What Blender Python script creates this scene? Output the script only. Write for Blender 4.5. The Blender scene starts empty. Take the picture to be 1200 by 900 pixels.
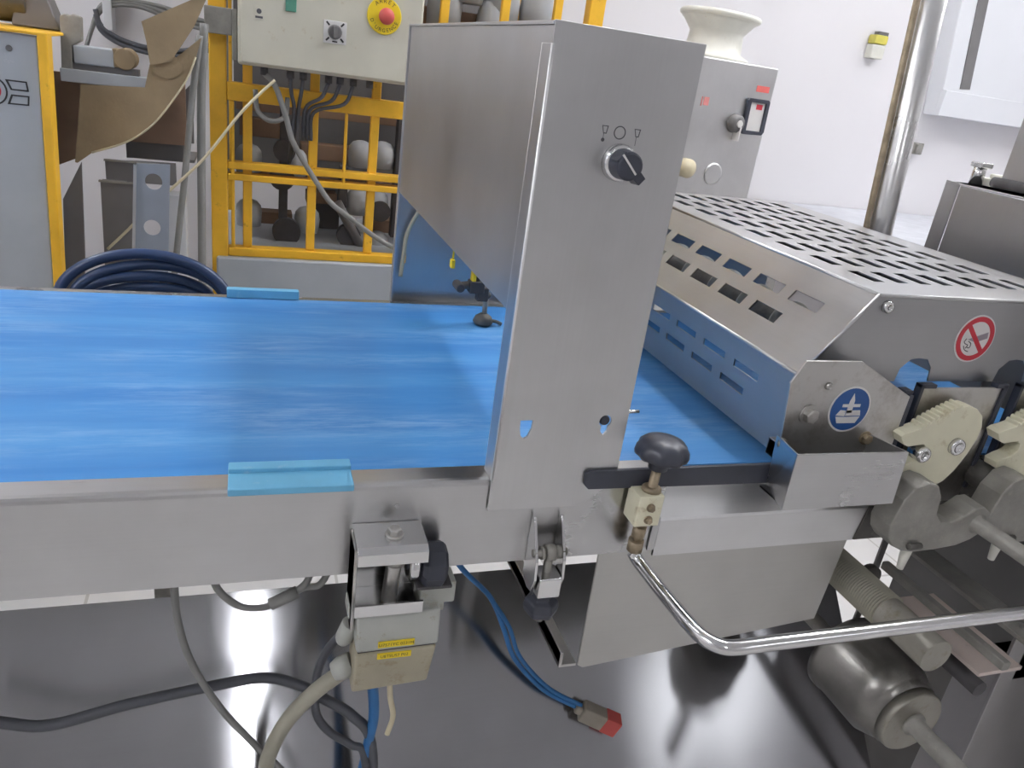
import bpy, math, random
from mathutils import Vector, Matrix
from mathutils.geometry import tessellate_polygon

random.seed(7)
S = bpy.context.scene
COL = S.collection

# ------------------------------------------------------------------ camera
right = Vector((0.9458083, -0.2969537, 0.1313968))
down = Vector((0.0009015, -0.4022370, -0.9155351))
fwd = Vector((0.3247242, 0.8660392, -0.3801714))
cam_d = bpy.data.cameras.new('camera')
cam_d.sensor_width = 36.0
cam_d.lens = 897.0 / 1200.0 * 36.0
cam_d.clip_start = 0.02
cam = bpy.data.objects.new('camera', cam_d)
COL.objects.link(cam)
cam.matrix_world = Matrix(((right.x, -down.x, -fwd.x, -0.223326),
                           (right.y, -down.y, -fwd.y, -0.618088),
                           (right.z, -down.z, -fwd.z, 1.333275),
                           (0, 0, 0, 1)))
S.camera = cam

# ------------------------------------------------------------------ world, exposure
W = bpy.data.worlds.new('world')
S.world = W
W.use_nodes = True
W.node_tree.nodes['Background'].inputs[0].default_value = (0.9, 0.95, 1.0, 1)
W.node_tree.nodes['Background'].inputs[1].default_value = 0.3
S.view_settings.view_transform = 'Standard'
S.view_settings.look = 'None'
S.view_settings.gamma = 1.0
S.view_settings.exposure = 0.25
LAMP_STRENGTH = 33.0


# ------------------------------------------------------------------ materials
def new_mat(name):
    m = bpy.data.materials.new(name)
    m.use_nodes = True
    nt = m.node_tree
    return m, nt, nt.nodes['Principled BSDF']


def srgb(r, g, b):
    f = lambda c: c / 12.92 if c <= 0.04045 else ((c + 0.055) / 1.055) ** 2.4
    return (f(r / 255), f(g / 255), f(b / 255), 1)


def wpos(nt, scale):
    g = nt.nodes.new('ShaderNodeNewGeometry')
    mp = nt.nodes.new('ShaderNodeMapping')
    mp.inputs['Scale'].default_value = scale
    nt.links.new(g.outputs['Position'], mp.inputs['Vector'])
    return mp.outputs['Vector']


def noise(nt, vec, scale=1.0, detail=3.0, rough=0.55):
    n = nt.nodes.new('ShaderNodeTexNoise')
    n.inputs['Scale'].default_value = scale
    n.inputs['Detail'].default_value = detail
    n.inputs['Roughness'].default_value = rough
    nt.links.new(vec, n.inputs['Vector'])
    return n.outputs['Fac']


def ramp(nt, fac, stops):
    r = nt.nodes.new('ShaderNodeValToRGB')
    e = r.color_ramp.elements
    while len(e) < len(stops):
        e.new(0.5)
    for k, (p, c) in enumerate(stops):
        e[k].position = p
        e[k].color = c
    nt.links.new(fac, r.inputs['Fac'])
    return r.outputs['Color']


def v1(x):
    return (x, x, x, 1)


def plain(name, col, rough=0.5, metal=0.0, var=0.12, vscale=14.0, bump=0.0, spec=0.5, dirt=None):
    """paint, plastic, rubber: a colour with a little blotchy wear"""
    m, nt, b = new_mat(name)
    v = wpos(nt, (vscale,) * 3)
    f = noise(nt, v, 1.0, 5.0)
    lo = tuple(c * (1 - var) for c in col[:3]) + (1,)
    hi = tuple(min(1, c * (1 + var)) for c in col[:3]) + (1,)
    stops = [(0.3, lo), (0.7, hi)]
    c = ramp(nt, f, stops)
    if dirt:
        dcol, amount = dirt
        f2 = noise(nt, wpos(nt, (vscale * 2.3,) * 3), 1.0, 6.0, 0.7)
        k = ramp(nt, f2, [(0.62 - amount, v1(0)), (0.78 - amount * 0.5, v1(1))])
        mx = nt.nodes.new('ShaderNodeMix')
        mx.data_type = 'RGBA'
        nt.links.new(k, mx.inputs['Factor'])
        nt.links.new(c, mx.inputs['A'])
        mx.inputs['B'].default_value = dcol
        c = mx.outputs['Result']
    nt.links.new(c, b.inputs['Base Color'])
    b.inputs['Roughness'].default_value = rough
    b.inputs['Metallic'].default_value = metal
    b.inputs['Specular IOR Level'].default_value = spec
    if bump > 0:
        bp = nt.nodes.new('ShaderNodeBump')
        bp.inputs['Strength'].default_value = bump
        bp.inputs['Distance'].default_value = 0.002
        nt.links.new(noise(nt, wpos(nt, (vscale * 6,) * 3), 1.0, 4.0), bp.inputs['Height'])
        nt.links.new(bp.outputs['Normal'], b.inputs['Normal'])
    return m


def steel(name, col=0.55, rough=0.3, brush=(1, 0, 0), aniso=0.6, tint=(1, 1, 1), smudge=0.08, dirt=None, bump=0.012):
    """brushed stainless sheet; brush = world direction of the grain"""
    m, nt, b = new_mat(name)
    sc = tuple(6.0 if abs(k) > 0.5 else 420.0 for k in brush)
    fine = noise(nt, wpos(nt, sc), 1.0, 2.0)
    blot = noise(nt, wpos(nt, (5, 5, 5)), 1.0, 5.0)
    mm = nt.nodes.new('ShaderNodeMath')
    mm.operation = 'MULTIPLY_ADD'
    nt.links.new(blot, mm.inputs[0])
    mm.inputs[1].default_value = 0.9
    m2 = nt.nodes.new('ShaderNodeMath')
    m2.operation = 'MULTIPLY'
    nt.links.new(fine, m2.inputs[0])
    m2.inputs[1].default_value = 0.1
    nt.links.new(m2.outputs[0], mm.inputs[2])
    f = mm.outputs[0]
    a = tuple(col * 0.88 * t for t in tint) + (1,)
    c = tuple(min(1, col * 1.1 * t) for t in tint) + (1,)
    colr = ramp(nt, f, [(0.3, a), (0.7, c)])
    if dirt:
        k = ramp(nt, noise(nt, wpos(nt, (22, 22, 22)), 1.0, 6.0, 0.7), [(0.5, v1(0)), (0.72, v1(dirt[1]))])
        mx = nt.nodes.new('ShaderNodeMix')
        mx.data_type = 'RGBA'
        nt.links.new(k, mx.inputs['Factor'])
        nt.links.new(colr, mx.inputs['A'])
        mx.inputs['B'].default_value = dirt[0]
        colr = mx.outputs['Result']
    nt.links.new(colr, b.inputs['Base Color'])
    b.inputs['Metallic'].default_value = 1.0
    r = ramp(nt, f, [(0.25, v1(max(0.03, rough - smudge))), (0.75, v1(rough + smudge))])
    nt.links.new(r, b.inputs['Roughness'])
    b.inputs['Anisotropic'].default_value = aniso
    gn = nt.nodes.new('ShaderNodeNewGeometry')          # slopes spread across the grain
    cr = nt.nodes.new('ShaderNodeVectorMath')
    cr.operation = 'CROSS_PRODUCT'
    nt.links.new(gn.outputs['Normal'], cr.inputs[0])
    cr.inputs[1].default_value = brush
    nt.links.new(cr.outputs[0], b.inputs['Tangent'])
    bp = nt.nodes.new('ShaderNodeBump')
    bp.inputs['Strength'].default_value = bump
    bp.inputs['Distance'].default_value = 0.0005
    nt.links.new(fine, bp.inputs['Height'])
    nt.links.new(bp.outputs['Normal'], b.inputs['Normal'])
    return m


def emit(name, col, strength):
    m, nt, b = new_mat(name)
    b.inputs['Base Color'].default_value = (0.8, 0.8, 0.8, 1)
    b.inputs['Emission Color'].default_value = col
    b.inputs['Emission Strength'].default_value = strength
    return m


M = {}
M['rail'] = steel('brushed_rail_steel', 0.55, 0.3, (1, 0, 0), 0.5)
M['rail_y'] = steel('brushed_steel_across', 0.60, 0.30, (0, 1, 0), 0.5)
M['post'] = steel('bridge_steel', 0.58, 0.36, (0, 0, 1), 0.4, smudge=0.05)
M['hood'] = steel('hood_steel', 0.58, 0.34, (0, 1, 0), 0.4, smudge=0.06)
M['hood_end'] = steel('hood_end_steel', 0.42, 0.36, (1, 0, 0), 0.4)
M['pan'] = steel('drip_panel_steel', 0.42, 0.155, (1, 0, 0), 0.95, tint=(0.98, 0.98, 1.02), smudge=0.03, bump=0.01)
M['skirt'] = steel('skirt_steel', 0.56, 0.42, (1, 0, 0), 0.4, tint=(1, 0.99, 0.95))
M['dull'] = steel('worn_steel', 0.55, 0.42, (1, 0, 0), 0.2, tint=(1, 0.98, 0.94), dirt=(srgb(120, 105, 85), 0.5))
M['chrome'] = steel('polished_steel', 0.72, 0.16, (1, 0, 0), 0.0, smudge=0.04)
M['chrome_z'] = steel('polished_post_steel', 0.72, 0.18, (0, 0, 1), 0.0, smudge=0.04)
M['zinc'] = plain('cast_grey_metal', srgb(150, 148, 142), 0.5, 0.35, 0.18, 30, 0.3, dirt=(srgb(165, 160, 150), 0.06))
M['zinc_dark'] = plain('dark_floury_metal', srgb(92, 90, 86), 0.55, 0.3, 0.2, 25, 0.3, dirt=(srgb(150, 146, 138), 0.02))
M['drum'] = plain('drum_metal', srgb(150, 147, 138), 0.38, 0.65, 0.15, 14, 0.1, dirt=(srgb(120, 112, 92), 0.06))
M['black'] = plain('black_plastic', srgb(58, 61, 72), 0.38, 0, 0.12, 30)  # black lifted: a hazy veil is put into the colour
M['rubber'] = plain('dull_black_rubber', srgb(76, 74, 76), 0.7, 0, 0.15, 30)  # lightened to carry the haze in its base colour
M['ivory'] = plain('ivory_plastic', srgb(226, 222, 196), 0.4, 0, 0.06, 22, 0.05, dirt=(srgb(190, 178, 140), 0.02))
M['whiteplastic'] = plain('white_plastic', srgb(225, 224, 214), 0.45, 0, 0.05, 22, dirt=(srgb(196, 186, 160), 0.0))
M['greybox'] = plain('grey_enclosure_plastic', srgb(176, 178, 172), 0.45, 0, 0.06, 30, 0.08, dirt=(srgb(146, 128, 96), 0.04))
M['greybox2'] = plain('stained_enclosure_plastic', srgb(170, 163, 142), 0.5, 0, 0.1, 24, 0.08, dirt=(srgb(140, 126, 96), 0.08))
M['yellow'] = plain('yellow_paint', srgb(240, 186, 52), 0.42, 0, 0.12, 12, 0.05, dirt=(srgb(160, 110, 30), 0.0))
M['cream'] = plain('cream_paint', srgb(205, 202, 186), 0.42, 0, 0.05, 9, dirt=(srgb(176, 160, 126), 0.0))
M['greypaint'] = plain('grey_paint', srgb(176, 182, 188), 0.4, 0, 0.05, 9, dirt=(srgb(205, 205, 205), -0.02))
M['darkgrey'] = plain('dark_grey_paint', srgb(112, 110, 110), 0.5, 0, 0.1, 9)  # tone raised in place of haze
M['brown'] = plain('brown_board', srgb(138, 112, 92), 0.7, 0, 0.15, 10, 0.1)  # brown lightened, with the haze painted in
M['canvas'] = plain('brown_canvas', srgb(150, 132, 104), 0.85, 0, 0.14, 14, 0.4)
M['cup'] = plain('pale_grey_felt', srgb(176, 180, 184), 0.8, 0, 0.06, 14, 0.1)
M['cablegrey'] = plain('grey_cable', srgb(132, 132, 130), 0.5, 0, 0.08, 20)
M['cabledark'] = plain('dark_cable', srgb(84, 86, 92), 0.5, 0, 0.08, 20)
M['cablebeige'] = plain('beige_cable', srgb(158, 155, 140), 0.55, 0, 0.1, 20)
M['cablecream'] = plain('cream_cord', srgb(206, 196, 166), 0.5, 0, 0.06, 20)
M['bluecable'] = plain('blue_cable', srgb(48, 112, 170), 0.4, 0, 0.08, 20)
M['navy'] = plain('navy_hose', srgb(42, 62, 98), 0.32, 0, 0.1, 20)
M['red'] = plain('red_plastic', srgb(196, 84, 78), 0.45, 0, 0.08, 20)
M['clear'] = plain('smoky_plug_plastic', srgb(150, 142, 130), 0.3, 0, 0.1, 40)
M['stickerwhite'] = plain('sticker_white', srgb(224, 222, 220), 0.5, 0, 0.02, 20)
M['stickerred'] = plain('sticker_red', srgb(196, 52, 66), 0.5, 0, 0.03, 20)
M['stickerblue'] = plain('sticker_blue', srgb(38, 86, 150), 0.45, 0, 0.03, 20)
M['stickergrey'] = plain('sticker_grey', srgb(150, 142, 150), 0.5, 0, 0.03, 20)
M['stickeryellow'] = plain('sticker_yellow', srgb(236, 208, 40), 0.5, 0, 0.06, 30)
M['ink'] = plain('black_ink', srgb(46, 46, 48), 0.6, 0, 0.02, 20)
M['inkgrey'] = plain('faded_ink', srgb(84, 84, 88), 0.6, 0, 0.02, 20)
M['guideblue'] = plain('light_blue_plastic', srgb(112, 184, 222), 0.45, 0, 0.05, 30, dirt=(srgb(150, 196, 225), 0.02))
M['green'] = plain('green_lens', srgb(90, 150, 130), 0.3)
M['copper'] = plain('rusty_brass', srgb(156, 142, 120), 0.5, 0.5, 0.25, 60, 0.3)
M['wall'] = plain('white_wall_paint', srgb(234, 232, 234), 0.6, 0, 0.02, 1.5)
M['panelwhite'] = plain('white_lacquer', srgb(226, 228, 232), 0.35, 0, 0.02, 3)
M['sheet'] = plain('white_floury_sheet', srgb(214, 216, 222), 0.6, 0, 0.08, 14, 0.6)
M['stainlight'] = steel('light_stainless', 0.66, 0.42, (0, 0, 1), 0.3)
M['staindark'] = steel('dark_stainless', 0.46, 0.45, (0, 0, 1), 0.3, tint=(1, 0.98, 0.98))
M['pink'] = plain('pale_pink_plastic', srgb(206, 192, 184), 0.5, 0, 0.05, 14, dirt=(srgb(160, 150, 140), 0.0))
M['ceiling'] = plain('ceiling_grey_white', srgb(226, 226, 227), 0.7, 0, 0.02, 1)
M['diffuser'] = emit('lamp_diffuser_glow', (0.95, 0.97, 1.0, 1), LAMP_STRENGTH * 0.12)
M['tube'] = emit('fluorescent_tube', (0.98, 0.98, 1.0, 1), LAMP_STRENGTH)


def floor_mat():
    m, nt, b = new_mat('floor_tiles')
    v = wpos(nt, (1, 1, 1))
    br = nt.nodes.new('ShaderNodeTexBrick')
    br.offset = 0
    br.inputs['Color1'].default_value = srgb(226, 224, 222)
    br.inputs['Color2'].default_value = srgb(221, 219, 217)
    br.inputs['Mortar'].default_value = srgb(190, 187, 182)
    br.inputs['Scale'].default_value = 1
    br.inputs['Brick Width'].default_value = 0.3
    br.inputs['Row Height'].default_value = 0.3
    br.inputs['Mortar Size'].default_value = 0.004
    nt.links.new(v, br.inputs['Vector'])
    nt.links.new(br.outputs['Color'], b.inputs['Base Color'])
    b.inputs['Roughness'].default_value = 0.35
    return m


M['floor'] = floor_mat()


def belt_mat():
    """blue conveyor belt with faint flour streaks along the travel direction"""
    m, nt, b = new_mat('blue_belt_rubber')
    base = ramp(nt, noise(nt, wpos(nt, (1.2, 14, 1)), 1.0, 4.0), [(0.3, srgb(54, 127, 197)), (0.7, srgb(80, 150, 211))])
    st = noise(nt, wpos(nt, (9, 70, 1)), 1.0, 7.0, 0.75)
    area = noise(nt, wpos(nt, (3.0, 11, 1)), 1.0, 3.0)
    k1 = ramp(nt, st, [(0.42, v1(0)), (0.8, v1(1))])
    k2 = ramp(nt, area, [(0.44, v1(0.06)), (0.68, v1(0.7))])
    mu = nt.nodes.new('ShaderNodeMix')
    mu.data_type = 'RGBA'
    mu.blend_type = 'MULTIPLY'
    mu.inputs['Factor'].default_value = 1
    nt.links.new(k1, mu.inputs['A'])
    nt.links.new(k2, mu.inputs['B'])
    mx = nt.nodes.new('ShaderNodeMix')
    mx.data_type = 'RGBA'
    nt.links.new(mu.outputs['Result'], mx.inputs['Factor'])
    nt.links.new(base, mx.inputs['A'])
    mx.inputs['B'].default_value = srgb(176, 204, 232)
    nt.links.new(mx.outputs['Result'], b.inputs['Base Color'])
    b.inputs['Roughness'].default_value = 0.48
    b.inputs['Specular IOR Level'].default_value = 0.35
    return m


M['belt'] = belt_mat()


# ------------------------------------------------------------------ mesh helpers
class MB:
    def __init__(s):
        s.v, s.f, s.sm = [], [], []

    def add(s, verts, faces, smooth=False, T=None):
        o = len(s.v)
        for p in verts:
            p = Vector(p)
            s.v.append(T @ p if T else p)
        for f in faces:
            s.f.append(tuple(o + i for i in f))
            s.sm.append(smooth)
        return s

    def box(s, x0, x1, y0, y1, z0, z1, T=None):
        vs = [(x, y, z) for z in (z0, z1) for y in (y0, y1) for x in (x0, x1)]
        return s.add(vs, [(0, 2, 3, 1), (4, 5, 7, 6), (0, 1, 5, 4), (2, 6, 7, 3), (0, 4, 6, 2), (1, 3, 7, 5)], False, T)

    def frustum(s, bot, top):
        """8 corners: bot 4 and top 4, both counter-clockwise from above"""
        return s.add(list(bot) + list(top), [(3, 2, 1, 0), (4, 5, 6, 7)] + [(i, (i + 1) % 4, 4 + (i + 1) % 4, 4 + i) for i in range(4)])

    def rings(s, rings, n, cap0=True, cap1=True, smooth=True, closed=False):
        o = len(s.v)
        for r in rings:
            s.v.extend(Vector(p) for p in r)
        m = len(rings)
        for k in range(m if closed else m - 1):
            k2 = (k + 1) % m
            for i in range(n):
                j = (i + 1) % n
                s.f.append((o + k * n + i, o + k * n + j, o + k2 * n + j, o + k2 * n + i))
                s.sm.append(smooth)
        if not closed:
            if cap0:
                s.f.append(tuple(o + i for i in reversed(range(n)))); s.sm.append(False)
            if cap1:
                s.f.append(tuple(o + (m - 1) * n + i for i in range(n))); s.sm.append(False)
        return s

    def lathe(s, prof, origin, axis, n=20, cap0=True, cap1=True, smooth=True):
        ax = Vector(axis).normalized()
        u = ax.orthogonal().normalized()
        w = ax.cross(u)
        o = Vector(origin)
        R = []
        for r, h in prof:
            R.append([o + ax * h + (u * math.cos(2 * math.pi * i / n) + w * math.sin(2 * math.pi * i / n)) * max(r, 1e-5) for i in range(n)])
        return s.rings(R, n, cap0, cap1, smooth)

    def cyl(s, p0, p1, r, r1=None, n=16):
        p0, p1 = Vector(p0), Vector(p1)
        L = (p1 - p0).length
        return s.lathe([(r, 0), (r if r1 is None else r1, L)], p0, p1 - p0, n)

    def tube(s, pts, r, n=8, sub=6, closed=False):
        P = [Vector(p) for p in pts]
        if sub > 1:
            Q = []
            m = len(P)
            rng = range(m) if closed else range(m - 1)
            for i in rng:
                if closed:
                    a, b, c, d = P[(i - 1) % m], P[i], P[(i + 1) % m], P[(i + 2) % m]
                else:
                    b, c = P[i], P[i + 1]
                    a = P[i - 1] if i > 0 else b * 2 - c
                    d = P[i + 2] if i + 2 < m else c * 2 - b
                for k in range(sub):
                    t = k / sub
                    Q.append(0.5 * ((2 * b) + (c - a) * t + (2 * a - 5 * b + 4 * c - d) * t * t + (3 * b - a - 3 * c + d) * t ** 3))
            if not closed:
                Q.append(P[-1])
            P = Q
        R = []
        m = len(P)
        up = None
        for i in range(m):
            if closed:
                t = (P[(i + 1) % m] - P[i - 1]).normalized()
            else:
                t = (P[min(i + 1, m - 1)] - P[max(i - 1, 0)]).normalized()
            if up is None:
                up = t.orthogonal().normalized()
            up = (up - t * up.dot(t)).normalized()
            w = t.cross(up)
            rr = r(i / (m - 1)) if callable(r) else r
            R.append([P[i] + (up * math.cos(2 * math.pi * k / n) + w * math.sin(2 * math.pi * k / n)) * rr for k in range(n)])
        return s.rings(R, n, closed=closed)

    def plate(s, outer, holes, axis, a, b):
        """flat plate: 2D outline (with holes) pushed out along an axis from a to b.
        axis 'y' -> (x, z) outlines, 'x' -> (y, z), 'z' -> (x, y)"""
        loops = [list(outer)] + [list(h) for h in holes]
        flat = [p for l in loops for p in l]
        tris = tessellate_polygon([[Vector((p[0], p[1], 0)) for p in l] for l in loops])
        mk = {'y': lambda p, t: (p[0], t, p[1]), 'x': lambda p, t: (t, p[0], p[1]), 'z': lambda p, t: (p[0], p[1], t)}[axis]
        n = len(flat)
        vs = [mk(p, a) for p in flat] + [mk(p, b) for p in flat]
        fs = []
        for t in tris:
            fs.append(tuple(t))
            fs.append(tuple(n + i for i in reversed(t)))
        o = 0
        for l in loops:
            m = len(l)
            for i in range(m):
                j = (i + 1) % m
                fs.append((o + i, o + j, n + o + j, n + o + i))
            o += m
        return s.add(vs, fs)

    def holed(s, org, uv, vv, ul, vl, holes, th):
        """rectangular sheet with rectangular cut-outs, thickness th behind it"""
        org, uv, vv = Vector(org), Vector(uv).normalized(), Vector(vv).normalized()
        nn = uv.cross(vv)
        us = sorted({0, ul} | {min(max(h[k], 0), ul) for h in holes for k in (0, 1)})
        vs_ = sorted({0, vl} | {min(max(h[k], 0), vl) for h in holes for k in (2, 3)})
        nu, nv = len(us) - 1, len(vs_) - 1
        occ = [[True] * nv for _ in range(nu)]
        for i in range(nu):
            for j in range(nv):
                cu, cv = (us[i] + us[i + 1]) / 2, (vs_[j] + vs_[j + 1]) / 2
                if any(h[0] < cu < h[1] and h[2] < cv < h[3] for h in holes):
                    occ[i][j] = False
        idx = {}
        V, F = [], []

        def vid(i, j, k):
            if (i, j, k) not in idx:
                idx[(i, j, k)] = len(V)
                V.append(org + uv * us[i] + vv * vs_[j] - nn * th * k)
            return idx[(i, j, k)]
        ok = lambda i, j: 0 <= i < nu and 0 <= j < nv and occ[i][j]
        for i in range(nu):
            for j in range(nv):
                if not occ[i][j]:
                    continue
                F.append((vid(i, j, 0), vid(i + 1, j, 0), vid(i + 1, j + 1, 0), vid(i, j + 1, 0)))
                F.append((vid(i, j + 1, 1), vid(i + 1, j + 1, 1), vid(i + 1, j, 1), vid(i, j, 1)))
                for (di, dj, a, b) in ((-1, 0, (0, 1), (0, 0)), (1, 0, (1, 0), (1, 1)), (0, -1, (0, 0), (1, 0)), (0, 1, (1, 1), (0, 1))):
                    if not ok(i + di, j + dj):
                        F.append((vid(i + a[0], j + a[1], 0), vid(i + a[0], j + a[1], 1), vid(i + b[0], j + b[1], 1), vid(i + b[0], j + b[1], 0)))
        return s.add(V, F)


BASE = {}


def props(o, label=None, cat=None, group=None, kind=None):
    if label: o['label'] = label
    if cat: o['category'] = cat
    if group: o['group'] = group
    if kind: o['kind'] = kind
    return o


def thing(name, loc, label, cat, group=None, kind=None):
    o = bpy.data.objects.new(name, None)
    o.empty_display_size = 0.03
    o.location = loc
    COL.objects.link(o)
    BASE[o.name] = Vector(loc)
    return props(o, label, cat, group, kind)


def build(name, mb, mat, parent=None, bevel=0.0, label=None, cat=None, group=None, kind=None, segs=2):
    if parent is not None:
        base = BASE[parent.name]
    else:
        xs = [p.x for p in mb.v]; ys = [p.y for p in mb.v]; zs = [p.z for p in mb.v]
        base = Vector(((min(xs) + max(xs)) / 2, (min(ys) + max(ys)) / 2, min(zs)))
    me = bpy.data.meshes.new(name)
    me.from_pydata([tuple(p - base) for p in mb.v], [], mb.f)
    me.polygons.foreach_set('use_smooth', mb.sm)
    import bmesh
    bm = bmesh.new()
    bm.from_mesh(me)
    bmesh.ops.recalc_face_normals(bm, faces=bm.faces)
    bm.to_mesh(me)
    bm.free()
    me.materials.append(M[mat] if isinstance(mat, str) else mat)
    me.update()
    o = bpy.data.objects.new(name, me)
    COL.objects.link(o)
    if parent is not None:
        o.parent = parent
    else:
        o.location = base
    BASE[o.name] = base
    if bevel > 0:
        md = o.modifiers.new('bevel', 'BEVEL')
        md.width = bevel
        md.segments = segs
        md.limit_method = 'ANGLE'
        md.angle_limit = math.radians(40)
        md.harden_normals = True
    return props(o, label, cat, group, kind)


def circ(cx, cy, r, n=24, a0=0.0, a1=2 * math.pi, rx=None):
    full = abs(a1 - a0 - 2 * math.pi) < 1e-6
    m = n if full else n + 1
    return [(cx + (rx or r) * math.cos(a0 + (a1 - a0) * i / n), cy + r * math.sin(a0 + (a1 - a0) * i / n)) for i in range(m)]


def ring2(mb, cx, cz, ro, ri, ya, yb, n=28):
    return mb.plate(circ(cx, cz, ro, n), [circ(cx, cz, ri, n)], 'y', ya, yb)


_glyph = {}


def glyphs(txt, size):
    key = (txt, size)
    if key not in _glyph:
        c = bpy.data.curves.new('lettering', 'FONT')
        c.body = txt
        c.size = size
        c.resolution_u = 3
        c.align_x = 'CENTER'
        c.align_y = 'CENTER'
        o = bpy.data.objects.new('lettering', c)
        COL.objects.link(o)
        bpy.context.view_layer.update()
        dg = bpy.context.evaluated_depsgraph_get()
        me = bpy.data.meshes.new_from_object(o.evaluated_get(dg))
        _glyph[key] = ([tuple(v.co) for v in me.vertices], [tuple(p.vertices) for p in me.polygons])
        bpy.data.objects.remove(o)
        bpy.data.curves.remove(c)
        bpy.data.meshes.remove(me)
    return _glyph[key]


def text_on(mb, txt, size, cx, y, cz, rot=0.0):
    """flat lettering on a plane facing the viewer side (-Y)"""
    vs, fs = glyphs(txt, size)
    ca, sa = math.cos(rot), math.sin(rot)
    mb.add([(cx + p[0] * ca - p[1] * sa, y, cz + p[0] * sa + p[1] * ca) for p in vs], fs)
    return mb


def hexbolt(mb, p, axis, r, h, n=6):
    mb.lathe([(r * 1.35, 0), (r * 1.35, h * 0.25)], p, axis, 16)
    ax = Vector(axis).normalized()
    mb.lathe([(r, h * 0.25), (r, h * 0.9), (r * 0.8, h)], p, axis, n, smooth=False)
    return mb


def roundbolt(mb, p, axis, r, h):
    return mb.lathe([(r, 0), (r, h * 0.6), (r * 0.75, h), (r * 0.35, h), (r * 0.33, h * 0.55), (0.0001, h * 0.55)], p, axis, 16)


# ------------------------------------------------------------------ room shell
XL, XR, YF, YB, ZC = -3.2, 4.8, -5.2, 2.6, 2.9
build('floor', MB().box(XL, XR, YF, YB, -0.1, 0), 'floor', kind='structure')
build('ceiling', MB().box(XL, XR, YF, YB, ZC, ZC + 0.1), 'ceiling', kind='structure')
build('wall_back', MB().box(XL, XR, YB, YB + 0.1, 0, ZC), 'wall', kind='structure')
build('wall_front', MB().box(XL, XR, YF - 0.1, YF, 0, ZC), plain('front_wall_paint', srgb(216, 215, 216), 0.6, 0, 0.03, 1.5), kind='structure')
build('wall_left', MB().box(XL - 0.1, XL, YF, YB, 0, ZC), 'wall', kind='structure')
build('wall_right', MB().box(XR, XR + 0.1, YF, YB, 0, ZC), 'wall', kind='structure')

LIGHTS = ((-0.21, -2.9, 'before the conveyor, in line with the junction box'), (3.2, -3.8, 'of wide soft diffusers, before the drum'), (-2.2, -1.0, 'nearest the left wall'),
          (0.9, 0.9, 'right above the perforated hood'), (3.2, 1.2, 'added as back-lighting near the wall, above the floury table'), (2.0, 0.7, 'added to brighten the right back wall, above the flour hopper'), (-1.6, 1.3, 'above the grey cabinet'))  # floury-table and flour-hopper fixtures are added to brighten the back wall
for k, (x, y, wh) in enumerate(LIGHTS):
    sp = (0.028, 0.3)[k] if k < 2 else 0.06
    t = thing('ceiling_light', (x, y, ZC), 'twin tube fluorescent ceiling light ' + wh, 'light', 'ceiling lights')
    hw = 0.55 if k == 1 else 0.13
    build('housing', MB().box(x - hw, x + hw, y - 0.65, y + 0.65, ZC - 0.06, ZC), 'panelwhite', t, 0.004)
    for dx in (-sp, sp):
        if k == 1:
            build('lamp_diffuser', MB().box(x + dx - 0.2, x + dx + 0.2, y - 0.6, y + 0.6, ZC - 0.075, ZC - 0.061), 'diffuser', t, 0.004)
        else:
            build('lamp_tube', MB().cyl((x + dx, y - 0.61, ZC - 0.085), (x + dx, y + 0.61, ZC - 0.085), 0.022 if k else 0.014, n=12), 'tube', t)

# ------------------------------------------------------------------ conveyor
ZB = 0.95
fr = thing('belt_conveyor', (-0.2, 0.3, 0.0), 'long brushed stainless steel conveyor body carrying the blue belt', 'conveyor')


def rail_profile(mb, prof, x0, x1):
    """closed (y, z) outline pushed along X"""
    n = len(prof)
    return mb.add([(x0, y, z) for y, z in prof] + [(x1, y, z) for y, z in prof],
                  [tuple(range(n)), tuple(range(2 * n - 1, n - 1, -1))] + [(i, (i + 1) % n, n + (i + 1) % n, n + i) for i in range(n)])


prof = [(0.0, 0.86), (0.0, 0.9535)]
prof += [(0.006 - 0.006 * math.cos(a), 0.9535 + 0.006 * math.sin(a)) for a in (0.5, 1.0, math.pi / 2)]
prof += [(0.03, 0.9585), (0.03, 0.935), (0.0272, 0.935), (0.0272, 0.956), (0.007, 0.9565), (0.003, 0.953), (0.003, 0.863), (0.03, 0.863), (0.03, 0.86)]
build('front_rail', rail_profile(MB(), prof, -1.6, 0.2005), 'rail', fr)
prof2 = [(-y + 0.617, z - 0.013) for y, z in prof]
build('rear_rail', rail_profile(MB(), prof2, -1.6, 0.83), 'rail', fr)
pr = [(0.0, 0.852), (0.0, 0.898), (0.0015, 0.9008), (0.0285, 0.9225), (0.0285, 0.944), (0.0298, 0.944), (0.0298, 0.9205), (0.003, 0.8985), (0.003, 0.852)]
build('outfeed_rail', rail_profile(MB(), pr, 0.2035, 0.52), steel('lit_outfeed_steel', 0.78, 0.5, (1, 0, 0), 0.2), fr)  # paler steel copy; the ceiling lamp's reflection is put into its colour
build('rail_end_plate', MB().box(0.193, 0.2015, -0.003, -0.0002, 0.862, 0.905), 'rail', fr, 0.0008)
sk = MB().plate([(0.142, 0.853), (0.1445, 0.694), (0.152, 0.689), (0.478, 0.722), (0.487, 0.853)], [], 'y', 0.010, 0.013)
build('skirt_plate', sk, 'skirt', fr, 0.0008)
build('support_arm', MB().box(0.122, 0.1445, 0.0135, 0.55, 0.69, 0.694).box(0.122, 0.126, 0.0135, 0.55, 0.6935, 0.712).box(0.122, 0.1445, 0.51, 0.55, 0.69, 0.8615), 'skirt', fr, 0.0008)
for x, y in ((-1.35, 0.06), (-1.35, 0.56), (0.5, 0.56)):
    build('leg', MB().box(x - 0.02, x + 0.02, y - 0.02, y + 0.02, 0, 0.8615), 'rail', fr, 0.003)
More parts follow.
